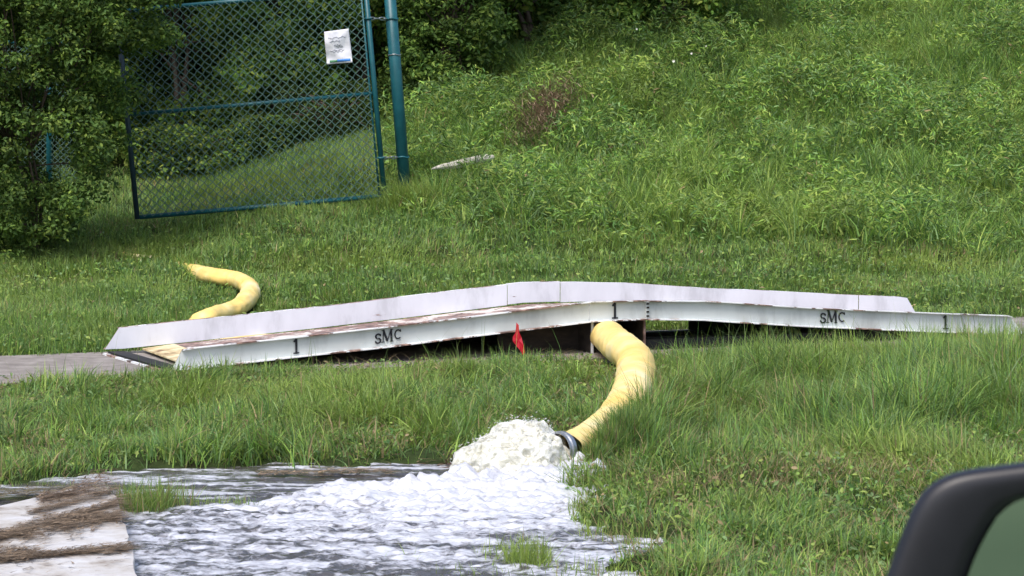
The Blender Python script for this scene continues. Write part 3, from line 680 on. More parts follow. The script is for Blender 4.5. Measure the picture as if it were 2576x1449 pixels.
# dry tan streak in the right foreground
x, y = scatter(14.5, 18, 900); u, v = UV(x, y, 0 * x); k = nk(x, y) & (RNG.random(len(x)) < .55 * np.exp(-((v - 1190 + (u - 2000) * .03) / 38) ** 2) * sstep(1480, 1600, u)); x, y = x[k], y[k]; n = len(x)
veg.add(blades(np.stack([x, y, terrain(x, y)], 1), RNG.uniform(.06, .15, n), RNG.uniform(.003, .006, n), RNG.uniform(.4, 1.2, n), RNG.uniform(0, 6.3, n), np.array([.40, .32, .17]) * RNG.uniform(.5, 1.2, (n, 1)), 2))
# tall seed stems in front of the ramp on the right
x, y = scatter(20.5, 25, 26); s, t = st(x, y); k = (t < -.1) & (t > -1.6) & ((s > 4.2) | (RNG.random(len(x)) < .15)) & (hosefar(x, y) > .2); x, y = x[k], y[k]; n = len(x)
veg.add(blades(np.stack([x, y, terrain(x, y)], 1), RNG.uniform(.28, .48, n), RNG.uniform(.004, .006, n), RNG.uniform(.1, .6, n), RNG.uniform(0, 6.3, n), tints(n, x, y, .1, .4, 4), 4))
g1 = veg.build('verge_grass', M['grass']); tag(g1, 'lush unmown green grass between the ramp and the water', kind='stuff')
# ---- grass standing in the water
veg = Veg()
def islet(U, V, ru, rv, n, l0, l1, yel=.2):
    c = gz(U, V, WZ); r = np.sqrt(RNG.random(n)); a = RNG.uniform(0, 6.283, n)
    kx = ru / (F / c[1]); ky = rv * c[1] ** 2 / (F * H)
    x = c[0] + r * np.cos(a) * kx; y = c[1] + r * np.sin(a) * ky
    veg.add(blades(np.stack([x, y, 0 * x + WZ - .06], 1), RNG.uniform(l0, l1, n) + .05, RNG.uniform(.004, .0075, n), np.abs(RNG.normal(.45, .3, n)), RNG.uniform(0, 6.3, n), tints(n, x, y, .08, yel), 3))
islet(360, 1276, 75, 16, 1000, .07, .22); islet(440, 1268, 50, 8, 160, .06, .20, .1); islet(560, 1266, 90, 6, 240, .03, .09, .1); islet(1330, 1412, 65, 16, 420, .07, .19, .5); islet(1250, 1395, 60, 14, 60, .05, .15, .4); islet(1475, 1290, 45, 30, 260, .05, .15, .5); islet(1540, 1345, 90, 20, 260, .04, .14, .5); islet(1250, 1440, 160, 16, 80, .04, .10, .4); islet(1480, 1225, 40, 30, 170, .05, .12, .5)
islet(1500, 1440, 110, 20, 160, .04, .12, .4); islet(1010, 1400, 60, 14, 8, .04, .10); islet(1560, 1300, 90, 25, 230, .04, .12, .5); islet(1640, 1385, 90, 22, 200, .04, .11, .5)
islet(60, 1218, 130, 9, 260, .02, .07)
g2 = veg.build('emergent_grass', M['grass']); tag(g2, 'sparse grass tufts standing out of the foamy water', kind='stuff')
# ---- lawn beyond the path, up to the gate
veg = Veg()
def k3(x, y):
    s, t = st(x, y); k = (t > 1.55 + (fbm(x * 4, y * 4, seed=33, o=2) - .5) * .2); i = np.where(k)[0]; k[i] &= hosefar(x[i], y[i]) > .12; return k
def len_mid(x, y):
    u, v = UV(x, y, terrain(x, y)); return 0.055 + 0.075 * fbm(x * 1.2, y * 1.2, seed=45, o=3) + .04 * sstep(700, 300, u) * sstep(30, 27, y) + .04 * sstep(28, 31, y)
tufts(22.8, 29, 240, 10, len_mid, (.006, .012), .5, 2, .04, .12, 5, k3, .045)
tufts(29, 38.5, 180, 9, len_mid, (.008, .014), .6, 2, .05, .15, 6, lambda x, y: np.ones(len(x), bool), .05)
x, y = scatter(23, 34, 110); k = k3(x, y); x, y = x[k], y[k]; n = len(x)
nr = RNG.normal(size=(n, 3)) * .5 + [0, -.3, 1]; nr /= np.linalg.norm(nr, axis=1)[:, None]
veg.add(leaves(np.stack([x, y, terrain(x, y) + RNG.uniform(.02, .10, n)], 1), nr, RNG.uniform(.03, .06, n), RNG.uniform(.016, .03, n), tints(n, x, y, .02, 0, 7)))
def pclump(U, V, Y_, sx, sy, n, l0, l1):
    c = gy(U, V, Y_); x = c[0] + RNG.normal(0, sx, n); y = c[1] + RNG.normal(0, sy, n)
    veg.add(blades(np.stack([x, y, terrain(x, y) - .01], 1), RNG.uniform(l0, l1, n), RNG.uniform(.007, .013, n), np.abs(RNG.normal(.6, .3, n)), RNG.uniform(0, 6.283, n), tints(n, x, y, .04, 0, 13), 3))
pclump(1030, 470, 32.85, .17, .15, 1100, .22, .48); pclump(965, 480, 32.9, .12, .12, 260, .12, .26); pclump(905, 500, 32.85, .15, .1, 110, .1, .2)
g3 = veg.build('lawn_grass', M['grass']); tag(g3, 'short pale green grass behind the ramp up to the gate', kind='stuff')
# ---- leafy weeds and long grass on the bank
veg = Veg()
def bank_w(x, y):                                         # where the bank weeds grow
    z = terrain(x, y); u, v = UV(x, y, z)
    foot = 29.8 + 1.0 * (fbm(x * .5, x * 0, seed=60, o=2)) + np.clip((1500 - u) / 500, 0, 2) * 1.2
    return sstep(foot, foot + 1.6, y) * sstep(930, 1080, u), u, v, z
x, y = scatter(29.5, 62, 1000, 1.1, 1.0); w_, u, v, z = bank_w(x, y); k = (RNG.random(len(x)) < w_) & (v > -260); x, y, z = x[k], y[k], z[k]
hm_ = sstep(.42, .72, fbm(x * 1.15, y * 1.15, seed=64, o=3)); hm2 = fbm(x * 3.6, y * 3.6, seed=65, o=2)
hgt = 0.04 + 0.52 * hm_ + 0.24 * sstep(.35, .8, hm2)
n = len(x); zz = z + hgt * RNG.random(n) ** .45
nr = RNG.normal(size=(n, 3)) * .55 + [0, -.35, .9]; nr /= np.linalg.norm(nr, axis=1)[:, None]
sc_ = 1 + .25 * sstep(38, 52, y)
veg.add(leaves(np.stack([x, y, zz], 1), nr, RNG.uniform(.06, .125, n) * sc_, RNG.uniform(.013, .026, n) * sc_, tints(n, x, y, .008, 0, 8) * 1.1 * (.75 + .5 * sstep(.3, .7, fbm(x * 2.5, y * 2.5, seed=66, o=2)))[:, None]))
x, y = scatter(29.5, 60, 420, 1.1, 1.0); w_, u, v, z = bank_w(x, y); k = (RNG.random(len(x)) < w_) & (v > -200); x, y, z = x[k], y[k], z[k]; n = len(x)
hm_ = sstep(.42, .72, fbm(x * 1.15, y * 1.15, seed=64, o=3))
veg.add(blades(np.stack([x, y, z + .30 * hm_ * RNG.random(n)], 1), RNG.uniform(.15, .42, n), RNG.uniform(.008, .016, n), RNG.uniform(.6, 1.3, n), RNG.uniform(0, 6.3, n), tints(n, x, y, .015, -.05, 9) * 1.05, 3))
x, y = scatter(30, 56, 12, 1.1, 1.0); w_, u, v, z = bank_w(x, y); k = (RNG.random(len(x)) < w_) & (v > -100); x, y, z = x[k], y[k], z[k]
cx = np.repeat(x, 26); cy = np.repeat(y, 26); cz = np.repeat(z, 26); n = len(cx); a = RNG.uniform(0, 6.283, n)
veg.add(blades(np.stack([cx + .06 * np.cos(a), cy + .06 * np.sin(a), cz], 1), RNG.uniform(.3, .62, n), RNG.uniform(.007, .012, n), RNG.uniform(.35, 1.0, n), a, tints(n, cx, cy, .01, .15, 10) * 1.15, 4))
g4 = veg.build('bank_weeds', M['leaf']); tag(g4, 'tangled leafy weeds and arching grass covering the bank on the right', kind='stuff')
# dry brown patch on the bank
veg = Veg()
def marchto(u, v, off=0.0):
    lo, hi = 20.0, 70.0
    Ys = np.linspace(lo, hi, 500)
    P = np.array([gy(u, v, Y_) for Y_ in Ys]); zt = terrain(P[:, 0], P[:, 1]) + off; k = np.argmax(P[:, 2] < zt); return P[k]
pc = marchto(1375, 272, .35); n = 1700
x = pc[0] + RNG.normal(0, .2, n) ; y = pc[1] + RNG.normal(0, .45, n) + (x - pc[0]) * 1.6
veg.add(blades(np.stack([x, y, terrain(x, y) + RNG.uniform(.22, .48, n)], 1), RNG.uniform(.12, .28, n), RNG.uniform(.007, .013, n), RNG.uniform(.8, 1.25, n), RNG.normal(-2.2, 1.1, n), np.array([.30, .22, .15]) * RNG.uniform(.4, 1.5, (n, 1)), 3, flat=.6))
o = veg.build('dead_grass', M['straw']); tag(o, 'brown patch of dead grass halfway up the bank beside the dark bushes', kind='stuff')

# ------------------------------------------------------------------ debris straw on the slab and shore
veg = Veg()
def straw(n, pf, l0, l1, az, azs, zf, cc=(.21, .155, .105)):
    P = np.array([pf() for _ in range(n)]); u, v = P[:, 0], P[:, 1]
    Q = np.array([gz(a_, b_, 0.06) for a_, b_ in P]); z = zf(Q[:, 0], Q[:, 1])
    a = az + RNG.normal(0, azs, n)
    veg.add(blades(np.stack([Q[:, 0], Q[:, 1], z + RNG.uniform(0, .022, n)], 1), RNG.uniform(l0, l1, n), RNG.uniform(.005, .013, n), 1.0 + 0 * a, a, np.array(cc) * RNG.uniform(.15, 1.6, (n, 1)), 2, flat=.055))
def slabz(x, y): return 0.052 + 0 * x
def band(x0, y0, x1, y1, wv_):
    def f():
        t = random.random(); w0 = wv_ * (0.2 + 1.3 * float(noise(np.array([t * 9]), np.array([y0]), seed=4)[0])); o_ = wv_ * 1.1 * (float(noise(np.array([t * 7]), np.array([y1]), seed=6)[0]) - .5)
        return (x0 + (x1 - x0) * t + random.gauss(0, 6), y0 + (y1 - y0) * t + o_ + random.gauss(0, w0))
    return f
straw(2600, band(-60, 1350, 302, 1296, 15), .04, .11, .3, .7, slabz); straw(1100, band(-40, 1410, 325, 1375, 4.5), .04, .11, .2, .6, slabz); straw(500, band(-40, 1395, 90, 1388, 8), .04, .1, .2, 1.0, slabz); straw(500, band(120, 1312, 290, 1262, 3.5), .04, .1, .3, .6, slabz); straw(40, band(-60, 1430, 330, 1420, 16), .03, .08, .2, .9, slabz)
straw(450, band(60, 1290, 285, 1230, 6), .05, .14, .35, .4, slabz); straw(260, band(150, 1330, 300, 1255, 6), .04, .12, .3, .3, slabz)
straw(650, band(90, 1258, 270, 1208, 10), .05, .16, .5, .8, slabz, (.17, .12, .08))
straw(500, band(-60, 1212, 190, 1206, 8), .05, .15, .3, .8, lambda x, y: WZ + .02 + 0 * x, (.16, .13, .07))
straw(1300, band(985, 1147, 1180, 1134, 8), .05, .14, .1, .7, lambda x, y: terrain(x, y) + .015, (.20, .115, .08))
straw(500, band(640, 1158, 980, 1152, 3), .04, .10, .1, .7, lambda x, y: np.maximum(terrain(x, y), WZ) + .01, (.28, .20, .12))
straw(400, band(1440, 1150, 1520, 1175, 14), .04, .12, .1, .9, lambda x, y: terrain(x, y) + .015, (.22, .12, .09))
straw(700, band(1380, 1058, 1470, 1062, 10), .04, .12, .1, .9, lambda x, y: terrain(x, y) + .015, (.14, .09, .06))
o = veg.build('straw_debris', M['straw']); tag(o, 'brown dead straw washed up in bands over the pale slab and shore', kind='stuff')

# ------------------------------------------------------------------ gate, post, notice
GA = math.radians(5.0); GY0 = 33.0
G0 = gy(345, 547, GY0)
gx = np.array([math.cos(GA), 0, math.sin(GA)]); gzv = np.array([-math.sin(GA), 0, math.cos(GA)]); gyv = np.array([0, 1, 0.])
sc = F / GY0
GW = 618 / sc / math.cos(GA) * 1.008; GH = 518 / sc
def gp(a, c, d=0.0): return G0 + gx * a + gzv * c + gyv * d
gate = empty('chain_link_gate', tuple(G0)); tag(gate, 'leaning dark teal chain link gate with a white notice wired to its mesh', 'gate')
def bar(name, p, q, r, m, parent, n=12):
    b = MB(); b.tube([p, q], r, n); return b.build(name, m, parent, smooth=True)
bar('stile', gp(0, -.02), gp(0, GH + .05), .030, M['navy'], gate); bar('stile', gp(GW, .06), gp(GW, GH + .35), .030, M['teal'], gate)
bar('rail', gp(0.03, 0), gp(GW - .03, 0), .026, M['teal'], gate); bar('rail', gp(0.03, GH * .50), gp(GW - .03, GH * .50), .022, M['teal'], gate)
bar('rail', gp(0.03, GH), gp(GW - .03, GH), .026, M['teal'], gate)
bar('tension_bar', gp(GW - .055, .02, -.02), gp(GW - .055, GH + .3, -.02), .012, M['teal'], gate, 6)
def meshpanel(p, w0, w1, h0, h1, pitch, r, name, parent):
    b = MB(); D = pitch
    for sgn in (1, -1):
        c = -math.ceil(2 * (w1 + h1) / D) * D
        while c < 2 * (w1 + h1) + 2:
            # line: a = c + sgn * (z)
            za, zc = h0, h1
            # clip to the width
            def a_of(z): return c + sgn * z
            lo, hi = h0, h1
            if sgn > 0: lo = max(lo, w0 - c); hi = min(hi, w1 - c)
            else: lo = max(lo, c - w1); hi = min(hi, c - w0)
            if hi - lo > 0.01:
                n_ = max(1, int((hi - lo) / (D / 2)))
                z0 = lo; pts = []
                zz_ = [lo] + [q_ for q_ in np.arange(math.ceil(lo / (D / 2)) * D / 2, hi, D / 2) if lo + .004 < q_ < hi - .004] + [hi]
                for i, z_ in enumerate(zz_):
                    ph = int(round(z_ / (D / 2)))
                    pts.append(p(a_of(z_) + (0.15 * D * (1 if ph % 2 else -1) * 0.5), z_, -.028 + .004 * (1 if (ph % 2) == (sgn > 0) else -1)))
                b.tube(pts, r, 4, cap=False)
            c += D
    return b.build(name, M['wire'], parent)
meshpanel(gp, .03, GW - .05, .0, GH, 0.094, .0046, 'chain_mesh', gate)
PB = gy(1017, 455, 33.25); PT = gy(977, -60, 33.25); PDn = PB + (PB - PT) * .12
post = empty('gate_post', tuple(PDn)); tag(post, 'thick leaning dark teal steel post that the gate hangs on', 'post')
bar('post_tube', PDn, PT + (PT - PB) * .12, .068, M['teal'], post, 20)
b = MB(); cc = PT + (PT - PB) * .12; b.tube([cc, cc + [0, 0, .03], cc + [0, 0, .055]], [.074, .068, .02], 20); b.build('post_cap', M['teal'], post, smooth=True)
def onpost(V): f = (V - -60) / (455 + 60.); return PT + (PB - PT) * f
for V_, h_ in ((47, 1), (395, 1), (137, 0)):
    c = onpost(V_); b = MB()
    b.tube([c + np.array([.071 * math.cos(q), .071 * math.sin(q), .006 * math.sin(q * 3)]) for q in np.linspace(0, 6.283, 22)], .011 if h_ else .006, 8); b.build('collar', M['teal'] if h_ else M['galv'], post, smooth=True)
    if h_:
        kk = (G0[2] * 0 + c[2]); a_ = 0
        hh = (c - gp(GW, 0))[2] / math.cos(GA)
        sp_ = gp(GW, hh)
        hg = empty('hinge', tuple(sp_ - np.array(gate.location))); hg.parent = gate
        b = MB(); b.tube([sp_ + np.array([.034 * math.cos(q), .034 * math.sin(q), 0]) for q in np.linspace(0, 6.283, 16)], .012, 8); b.build('hinge_band', M['teal'], hg, smooth=True)
        mid_p = (sp_ + c) / 2
        for (e0, e1, sg) in ((.04, .30, .012), (.24, .52, -.010), (.46, .74, .010), (.66, .80, 0)):
            b = MB(); A_ = sp_ + (c - sp_) * e0; B_ = sp_ + (c - sp_) * e1; m2 = (A_ + B_) / 2; hl = np.linalg.norm(B_ - A_) / 2; dx_ = (B_ - A_) / (2 * hl)
            vv = np.array([0, -.5, .86]) if sg > 0 else np.array([0, -.9, .2])
            b.tube([m2 + dx_ * hl * math.cos(q) + vv * .017 * math.sin(q) + np.array([0, -.03, 0]) for q in np.linspace(0, 6.283, 16)], .0065, 6, cap=False); b.build('chain_link', M['galv'], hg, smooth=True)
# notice
nc = [gy(815, 80, GY0 - .06), gy(877, 72, GY0 - .06), gy(887, 157, GY0 - .06), gy(822, 162, GY0 - .06)]
def npnt(u, v, lift=0.0):
    p = (nc[0] * (1 - u) + nc[1] * u) * (1 - v) + (nc[3] * (1 - u) + nc[2] * u) * v
    wv2 = (fbm(np.array([u * 3.2]), np.array([v * 3.6]), seed=14, o=2)[0] - .5) * .045 + .008 * math.sin(v * 5 + u * 2)
    return p + np.array([0, -lift - wv2, 0])
notice = empty('paper_notice', tuple(nc[3])); tag(notice, 'crinkled white paper notice with a blue green strip hanging on the gate mesh', 'notice')
def patch(name, u0, u1, v0, v1, lift, m, nu=16, nv=18, th=.0012):
    b = MB(); V = []
    for l in (lift, lift - th):
        for j in range(nv + 1):
            for i in range(nu + 1): V.append(npnt(u0 + (u1 - u0) * i / nu, v0 + (v1 - v0) * j / nv, l))
    w1 = nu + 1; off = w1 * (nv + 1); Fc = []
    for j in range(nv):
        for i in range(nu): q_ = j * w1 + i; Fc += [(q_, q_ + w1, q_ + w1 + 1, q_ + 1), (off + q_, off + q_ + 1, off + q_ + w1 + 1, off + q_ + w1)]
    for i in range(nu):
        Fc += [(i, i + 1, off + i + 1, off + i)]; q_ = nv * w1 + i; Fc += [(q_ + 1, q_, off + q_, off + q_ + 1)]
    for j in range(nv):
        q_ = j * w1; Fc += [(q_ + w1, q_, off + q_, off + q_ + w1)]; q_ = j * w1 + nu; Fc += [(q_, q_ + w1, off + q_ + w1, off + q_)]
    b.add(V, Fc); return b.build(name, m, notice, smooth=True)
sheet = patch('sheet', 0, 1, 0, 1, 0, M['paper'])
patch('printed_strip', .12, .42, .885, .955, .003, M['green'], 6, 2); patch('printed_strip', .422, .93, .875, .955, .003, M['blue'], 8, 2)
b = MB()
for v_, u0, u1 in ((.22, .14, .84), (.32, .2, .6), (.45, .36, .62), (.60, .18, .72), (.64, .3, .66), (.50, .44, .70)):
    pts = [npnt(u0 + (u1 - u0) * i / 12, v_ + .02 * math.sin(i * 1.3 + v_ * 20) + .01 * math.sin(i * 3), .003) for i in range(13)]; b.tube(pts, .0028, 4)
b.build('printed_lines', M['grey'], notice)

# second fence beyond the left bush
fp = marchto(125, 470); FY = fp[1]
fence = empty('chain_link_fence', tuple(fp)); tag(fence, 'stretch of teal chain link fence glimpsed through a gap in the left bush', 'fence')
for u_ in (125, -330): 
    q0 = gy(u_, 500, FY); zt_ = T(q0[0], q0[1]); bar('fence_post', (q0[0], FY, zt_ - .2), (q0[0], FY, zt_ + 1.9), .04, M['teal'], fence)
def fpz(a, c, d=0.0): return np.array([fp[0] + a, FY + d, fp[2] + c])
meshpanel(fpz, -2.3, .35, 0, 1.85, .075, .0035, 'chain_mesh', fence)
bar('top_rail', fpz(-2.3, 1.85), fpz(.35, 1.85), .02, M['teal'], fence)

# ------------------------------------------------------------------ bushes and trees
LEAFT = {'olive': np.array([(.092, .155, .028), (.140, .200, .036), (.060, .110, .022), (.08, .145, .032), (.042, .085, .020)]),
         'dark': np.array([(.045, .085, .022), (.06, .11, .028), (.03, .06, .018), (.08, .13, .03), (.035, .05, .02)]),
         'mid': np.array([(.075, .14, .025), (.11, .18, .03), (.05, .10, .022), (.15, .19, .035), (.06, .11, .02)])}
def crown(parent, clumps, rad, per, size, pal, name='crown', droop=.0, tone=1.0):
    """clumps (n,3): centres; per leaves each, gathered on the outside of each clump"""
    n = len(clumps) * per; c = np.repeat(clumps, per, 0); r_ = np.repeat(RNG.uniform(.6, 1.3, len(clumps)) * rad, per)
    d = RNG.normal(size=(n, 3)); d /= np.linalg.norm(d, axis=1)[:, None]; rr = RNG.random(n) ** .45
    pos = c + d * (r_ * rr)[:, None] * np.array([1.15, 1.15, .8])
    nr = d * .6 + RNG.normal(size=(n, 3)) * .45 + np.array([0, -.15, .55]); nr /= np.linalg.norm(nr, axis=1)[:, None]
    ct = np.repeat(RNG.uniform(.62, 1.35, len(clumps)), per)
    col = LEAFT[pal][RNG.integers(0, 5, n)] * (ct * RNG.uniform(.75, 1.25, n) * tone)[:, None]
    ln = RNG.uniform(.7, 1.3, n) * size
    v_ = Veg(); v_.add(leaves(pos, nr, ln, ln * RNG.uniform(.38, .55, n), col)); return v_.build(name, M['leaf'], parent)
def limbs(parent, base, tips, r0, name='trunk', stems=3):
    b = MB(); base = np.array(base); top = np.mean(tips, axis=0)
    for k in range(stems):
        off = np.array([random.uniform(-.15, .15), random.uniform(-.15, .15), 0]) * (stems > 1)
        sub = tips[k::stems]
        if len(sub) == 0: continue
        tc = np.mean(sub, axis=0); fork = base + off + (tc - base) * .45 + np.array([random.uniform(-.1, .1), random.uniform(-.1, .1), 0])
        b.tube(crom([base + off - [0, 0, .15], base + off + (fork - base - off) * .5 + [.05, 0, 0], fork], 4), list(np.linspace(r0, r0 * .55, 9)), 8)
        for t_ in sub:
            m_ = (fork + t_) / 2 + np.array([random.uniform(-.15, .15), random.uniform(-.15, .15), random.uniform(0, .2)])
            b.tube(crom([fork, m_, t_], 4), list(np.linspace(r0 * .45, .006, 9)), 5)
    return b.build(name, M['bark'], parent, smooth=True)
# left bush in front of the gate
bb = marchto(60, 655)
bush = empty('bush', tuple(bb)); tag(bush, 'large yellow green leafy bush overlapping the left edge of the gate', 'bush')
edgeV = np.array([-700, -200, 0, 30, 60, 100, 130, 200, 260, 330, 400, 450, 520, 580, 625, 650]); edgeU = np.array([300, 420, 460, 300, 455, 470, 300, 320, 352, 330, 318, 300, 270, 235, 200, 150])
cl = []
while len(cl) < 1300:
    U = random.uniform(-420, 470); V = random.uniform(-520, 640)
    e = np.interp(V, edgeV, edgeU) - 38 - random.random() ** 2 * 20
    if U > e: continue
    if ((U - 112) / 62) ** 2 + ((V - 402) / 62) ** 2 < 1: continue
    if False and noise(np.array([U / 70]), np.array([V / 60]), seed=77)[0] < .08: continue
    depth = 1.25 * math.sqrt(max(.05, 1 - ((U + 60) / 520.) ** 2)) * (1.0 if V < 500 else .7)
    Yc = bb[1] + .3 + random.uniform(-1, 1) * depth
    p = gy(U, V, bb[1] + .0); p = np.array([p[0], Yc, p[2]])
    if p[2] < T(p[0], p[1]) + .08: continue
    cl.append(p)
cl = np.array(cl)
limbs(bush, bb + np.array([0, .6, 0]), cl[::30], .022, stems=5)
crown(bush, cl, .17, 105, .055, 'olive', tone=1.2)
# dark woods behind the gate: separate shrubs and trees
def shrub(name, label, cat, U0, U1, Vb, Vt, Y0, dp, n, rad, per, size, pal, tone=1.0, top=None, trunk_r=.05, seedg=0, thr=.4):
    c0 = gy((U0 + U1) / 2, 400, Y0); bz = T(c0[0], Y0); o = empty(name, (c0[0], Y0, bz)); tag(o, label, cat, 'trees and bushes behind the gate')
    cl = []; tries = 0
    while len(cl) < n and tries < 60000:
        tries += 1
        U = random.uniform(U0, U1); f = (U - (U0 + U1) / 2) / ((U1 - U0) / 2); V = random.uniform(Vt, Vb)
        Yc = Y0 + random.uniform(-1, 1) * dp * math.sqrt(max(.05, 1 - f * f))
        p = gy(U, V, Y0); p = np.array([p[0], Yc, p[2]])
        if p[2] < T(p[0], p[1]) + .1: continue
        if noise(np.array([p[0] * 1.1 + seedg]), np.array([p[1] * .9]), np.array([p[2] * 1.3]), seed=71)[0] < thr: continue
        cl.append(p)
    cl = np.array(cl)
    limbs(o, (c0[0], Y0, bz), cl[::max(1, len(cl) // 24)], trunk_r, stems=3)
    crown(o, cl, rad, per, size, pal, tone=tone); return o
shrub('tree', 'dark leafy tree seen through the left part of the gate mesh', 'tree', 250, 640, 455, -700, 40, 1.6, 420, .28, 75, .095, 'mid', 1.5, seedg=1, thr=.45)
shrub('tree', 'dark tree with lighter sprays seen through the middle of the gate mesh', 'tree', 540, 860, 400, -700, 40.6, 1.6, 400, .28, 75, .095, 'mid', 1.9, seedg=2, thr=.42)
shrub('tree', 'shaded tree behind the paper notice and the gate hinge side', 'tree', 780, 1010, 335, -700, 40.3, 1.4, 340, .26, 70, .09, 'mid', 1.9, seedg=3, thr=.42)
shrub('bush', 'olive yellow bush just right of the thick gate post', 'bush', 990, 1260, 315, -500, 38.8, .9, 460, .20, 70, .07, 'olive', 1.45, seedg=4, thr=.30)
shrub('bush', 'broad leaved green bush overhanging the dark hollow above the brown dead grass', 'bush', 1180, 1480, 150, -400, 40.5, .9, 200, .22, 45, .12, 'mid', 1.4, seedg=5, thr=.36)
shrub('bush', 'dark bush on the skyline of the bank at the top centre', 'bush', 1440, 1960, 118, -400, 41.0, 1.0, 380, .22, 60, .085, 'mid', 1.7, seedg=6, thr=.35)
shrub('tree', 'dark tree standing behind the left bush', 'tree', -450, 330, 480, -700, 40, 1.8, 420, .30, 60, .09, 'mid', 1.1, seedg=7, thr=.42)
shrub('bush', 'low brownish bush at the foot of the bank seen through the gate corner', 'bush', 700, 960, 345, 215, 38.6, .6, 70, .16, 50, .055, 'olive', .55, seedg=8, thr=.3)
shrub('bush', 'low dark thicket at the wood edge seen through the lower left of the gate', 'bush', 330, 620, 448, 330, 38.2, .6, 110, .18, 60, .07, 'mid', 1.1, seedg=9, thr=.25, trunk_r=.02)
shrub('bush', 'low thicket at the wood edge seen through the lower middle of the gate', 'bush', 590, 800, 405, 300, 38.6, .6, 80, .17, 60, .07, 'mid', .8, seedg=10, thr=.25, trunk_r=.02)
# the closed canopy of the wood, mass above and behind the picture
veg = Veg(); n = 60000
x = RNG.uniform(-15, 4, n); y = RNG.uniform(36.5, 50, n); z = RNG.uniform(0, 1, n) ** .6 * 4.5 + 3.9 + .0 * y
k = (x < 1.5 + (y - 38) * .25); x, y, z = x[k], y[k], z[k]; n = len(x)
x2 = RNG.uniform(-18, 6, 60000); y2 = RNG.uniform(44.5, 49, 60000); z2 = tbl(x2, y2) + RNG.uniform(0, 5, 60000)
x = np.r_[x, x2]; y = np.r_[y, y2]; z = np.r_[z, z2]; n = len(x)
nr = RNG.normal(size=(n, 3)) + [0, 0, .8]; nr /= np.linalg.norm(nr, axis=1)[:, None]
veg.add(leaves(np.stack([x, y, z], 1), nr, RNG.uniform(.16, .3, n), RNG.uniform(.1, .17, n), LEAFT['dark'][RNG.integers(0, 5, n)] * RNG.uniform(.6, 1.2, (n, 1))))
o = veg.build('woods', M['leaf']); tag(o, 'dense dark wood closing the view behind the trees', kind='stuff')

# ------------------------------------------------------------------ small things
# red marking flag
fb = gz(1316, 905, 0.02); ft = gy(1298, 812, fb[1]);
flag = empty('marker_flag', tuple(fb)); tag(flag, 'small crumpled red marking flag on a wire in front of the ramp', 'flag')
bar('wire_stake', fb - [0, 0, .05], ft, .003, M['galv'], flag, 6)
cfl = [(1299, 811), (1305, 818), (1306, 836), (1312, 849), (1317, 868), (1321, 888), (1315, 893), (1308, 880), (1299, 871), (1290, 858), (1290, 847), (1297, 836)]
b = MB(); m_ = len(cfl); V = []
for k_ in (0, 1):
    for i, (u_, v_) in enumerate(cfl):
        p = gy(u_, v_, fb[1] - .01 - .004 * k_); p[1] += .007 * math.sin(v_ * .13 + u_ * .2); V.append(p)
ce = gy(1305, 856, fb[1] - .012); ce2 = ce + [0, .004, 0]; V += [ce2, ce]
b.add(V, [(i, (i + 1) % m_, 2 * m_) for i in range(m_)] + [(m_ + (i + 1) % m_, m_ + i, 2 * m_ + 1) for i in range(m_)] + [(i, m_ + i, m_ + (i + 1) % m_, (i + 1) % m_) for i in range(m_)])
b.build('flag_cloth', M['red'], flag)
# pale plank / log on the grass right of the post
pa = marchto(1085, 478, .04); pb_ = marchto(1240, 446, .06)
b = MB(); n = 24
pts = [pa + (pb_ - pa) * i / n + np.array([0, 0, .24 + .006 * math.sin(i * .5)]) for i in range(n + 1)]
b.tube(pts, [max(.008, .048 * min(1, i / 9. + .15) * (1 + .08 * math.sin(i * .7)) * (1 if i < n - 1 else .7)) for i in range(n + 1)], 7)
o = b.build('fallen_branch', mottled('bleached wood', [(0.3, (.30, .27, .22)), (.6, (.60, .57, .50))], 20, bump=.7, bdist=.01, stretch=(.3, 1, 1))); tag(o, 'bleached pale branch lying in the grass right of the gate post', 'branch')
# white blossoms on the bank
b = MB()
for _ in range(5):
    u_, v_ = random.choice([(1760, 130), (1800, 140), (1650, 60), (1730, 40), (2080, 70), (1600, 95), (1850, 120)]); u_ += random.gauss(0, 38); v_ += random.gauss(0, 22)
    c = marchto(u_, v_, .5); c = c + np.array([0, -.1, random.uniform(0, .15)])
    r = random.uniform(.012, .022); k0 = random.random()
    for q_ in range(5):
        a_ = q_ * 1.2566 + k0; d_ = np.array([math.cos(a_), -.3, math.sin(a_)]); e_ = np.array([-math.sin(a_), 0, math.cos(a_)])
        b.add([c, c + d_ * r * .6 + e_ * r * .4, c + d_ * r, c + d_ * r * .6 - e_ * r * .4], [(0, 1, 2, 3)])
o = b.build('wildflowers', mat('white petals', (.75, .75, .66))); tag(o, 'scattered tiny white blossoms among the weeds near the top of the bank', kind='stuff')

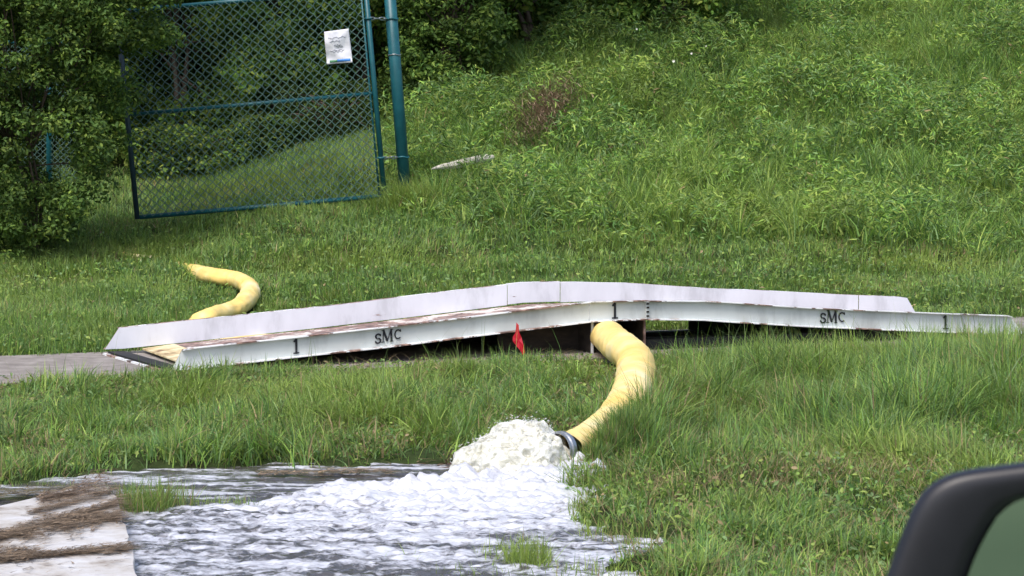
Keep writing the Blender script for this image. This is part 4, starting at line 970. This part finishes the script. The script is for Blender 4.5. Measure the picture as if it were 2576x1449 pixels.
# ------------------------------------------------------------------ car side mirror at the near right corner
MY = 2.2
outer = [(2150, 1700), (2190, 1570), (2234, 1449), (2261, 1373), (2291, 1296), (2316, 1252), (2345, 1222), (2385, 1200), (2433, 1187), (2510, 1177), (2576, 1169), (2800, 1140), (3000, 1120), (3090, 1135), (3135, 1190), (3140, 1300), (3110, 1500), (3060, 1690), (3000, 1760), (2900, 1790), (2500, 1800), (2260, 1795), (2170, 1765)]
inner = [(2378, 1650), (2412, 1550), (2444, 1449), (2458, 1412), (2474, 1378), (2495, 1340), (2516, 1306), (2540, 1284), (2562, 1270), (2600, 1257), (2650, 1247), (2800, 1225), (2950, 1212), (3010, 1220), (3040, 1250), (3045, 1330), (3020, 1490), (2990, 1640), (2950, 1690), (2880, 1705), (2600, 1715), (2430, 1712), (2388, 1695)]
n = len(outer)
Oo = np.array([gy(u_, v_, MY) for u_, v_ in outer]); Ii = np.array([gy(u_, v_, MY) for u_, v_ in inner]); cen_ = Ii.mean(0); co = Oo.mean(0)
def lp(f, dy, A_=Ii, B_=Oo): return A_ * (1 - f) + B_ * f + np.array([0, dy, 0])
mirror = empty('car_side_mirror', tuple(co + np.array([0, .05, -.1]))); tag(mirror, 'black car side mirror poking into the lower right corner', 'mirror')
loops = [lp(.0, .020), lp(.0, .012), lp(.17, .002), lp(.24, .0), lp(.6, -.002), lp(.86, .000), lp(.95, .004), lp(1.0, .012)]
for k_ in range(1, 9):
    f = k_ / 8.; sh = math.sqrt(max(0, 1 - f ** 2.2)); loops.append((Oo - co) * np.array([sh * .9 + .1, 1, sh * .93 + .07 * (k_ < 8)]) + co + np.array([.02 * f, .012 + .085 * f, -.006 * f]))
V = np.concatenate(loops); q = [(k_ * n + i, k_ * n + (i + 1) % n, (k_ + 1) * n + (i + 1) % n, (k_ + 1) * n + i) for k_ in range(len(loops) - 1) for i in range(n)]
b = MB(); b.add(V, q + [tuple((len(loops) - 1) * n + i for i in range(n))]); ho = b.build('housing', M['plastic'], mirror, smooth=True)
ss_ = ho.modifiers.new('sub', 'SUBSURF'); ss_.levels = 2; ss_.render_levels = 2
gl = (Ii - cen_) * 1.01 + cen_ + np.array([0, .016, 0])
tilt = lambda P: P + np.array([0, 1, 0]) * ((P[:, 0:1] - cen_[0]) * .10 - (P[:, 2:3] - cen_[2]) * .02)
b = MB(); g_ = tilt(gl); gb = g_ + np.array([0, .003, 0]); b.add(np.concatenate([g_, gb]), [tuple(range(n)), tuple(range(2 * n - 1, n - 1, -1))] + [(i, (i + 1) % n, n + (i + 1) % n, n + i) for i in range(n)])
b.build('mirror_glass', M['glass'], mirror)
b = MB(); b.tube([co + [.05, .05, -.05], co + [.10, .06, -.14], co + [.20, .08, -.20]], [.045, .035, .05], 12); b.build('mount_arm', M['plastic'], mirror, smooth=True)
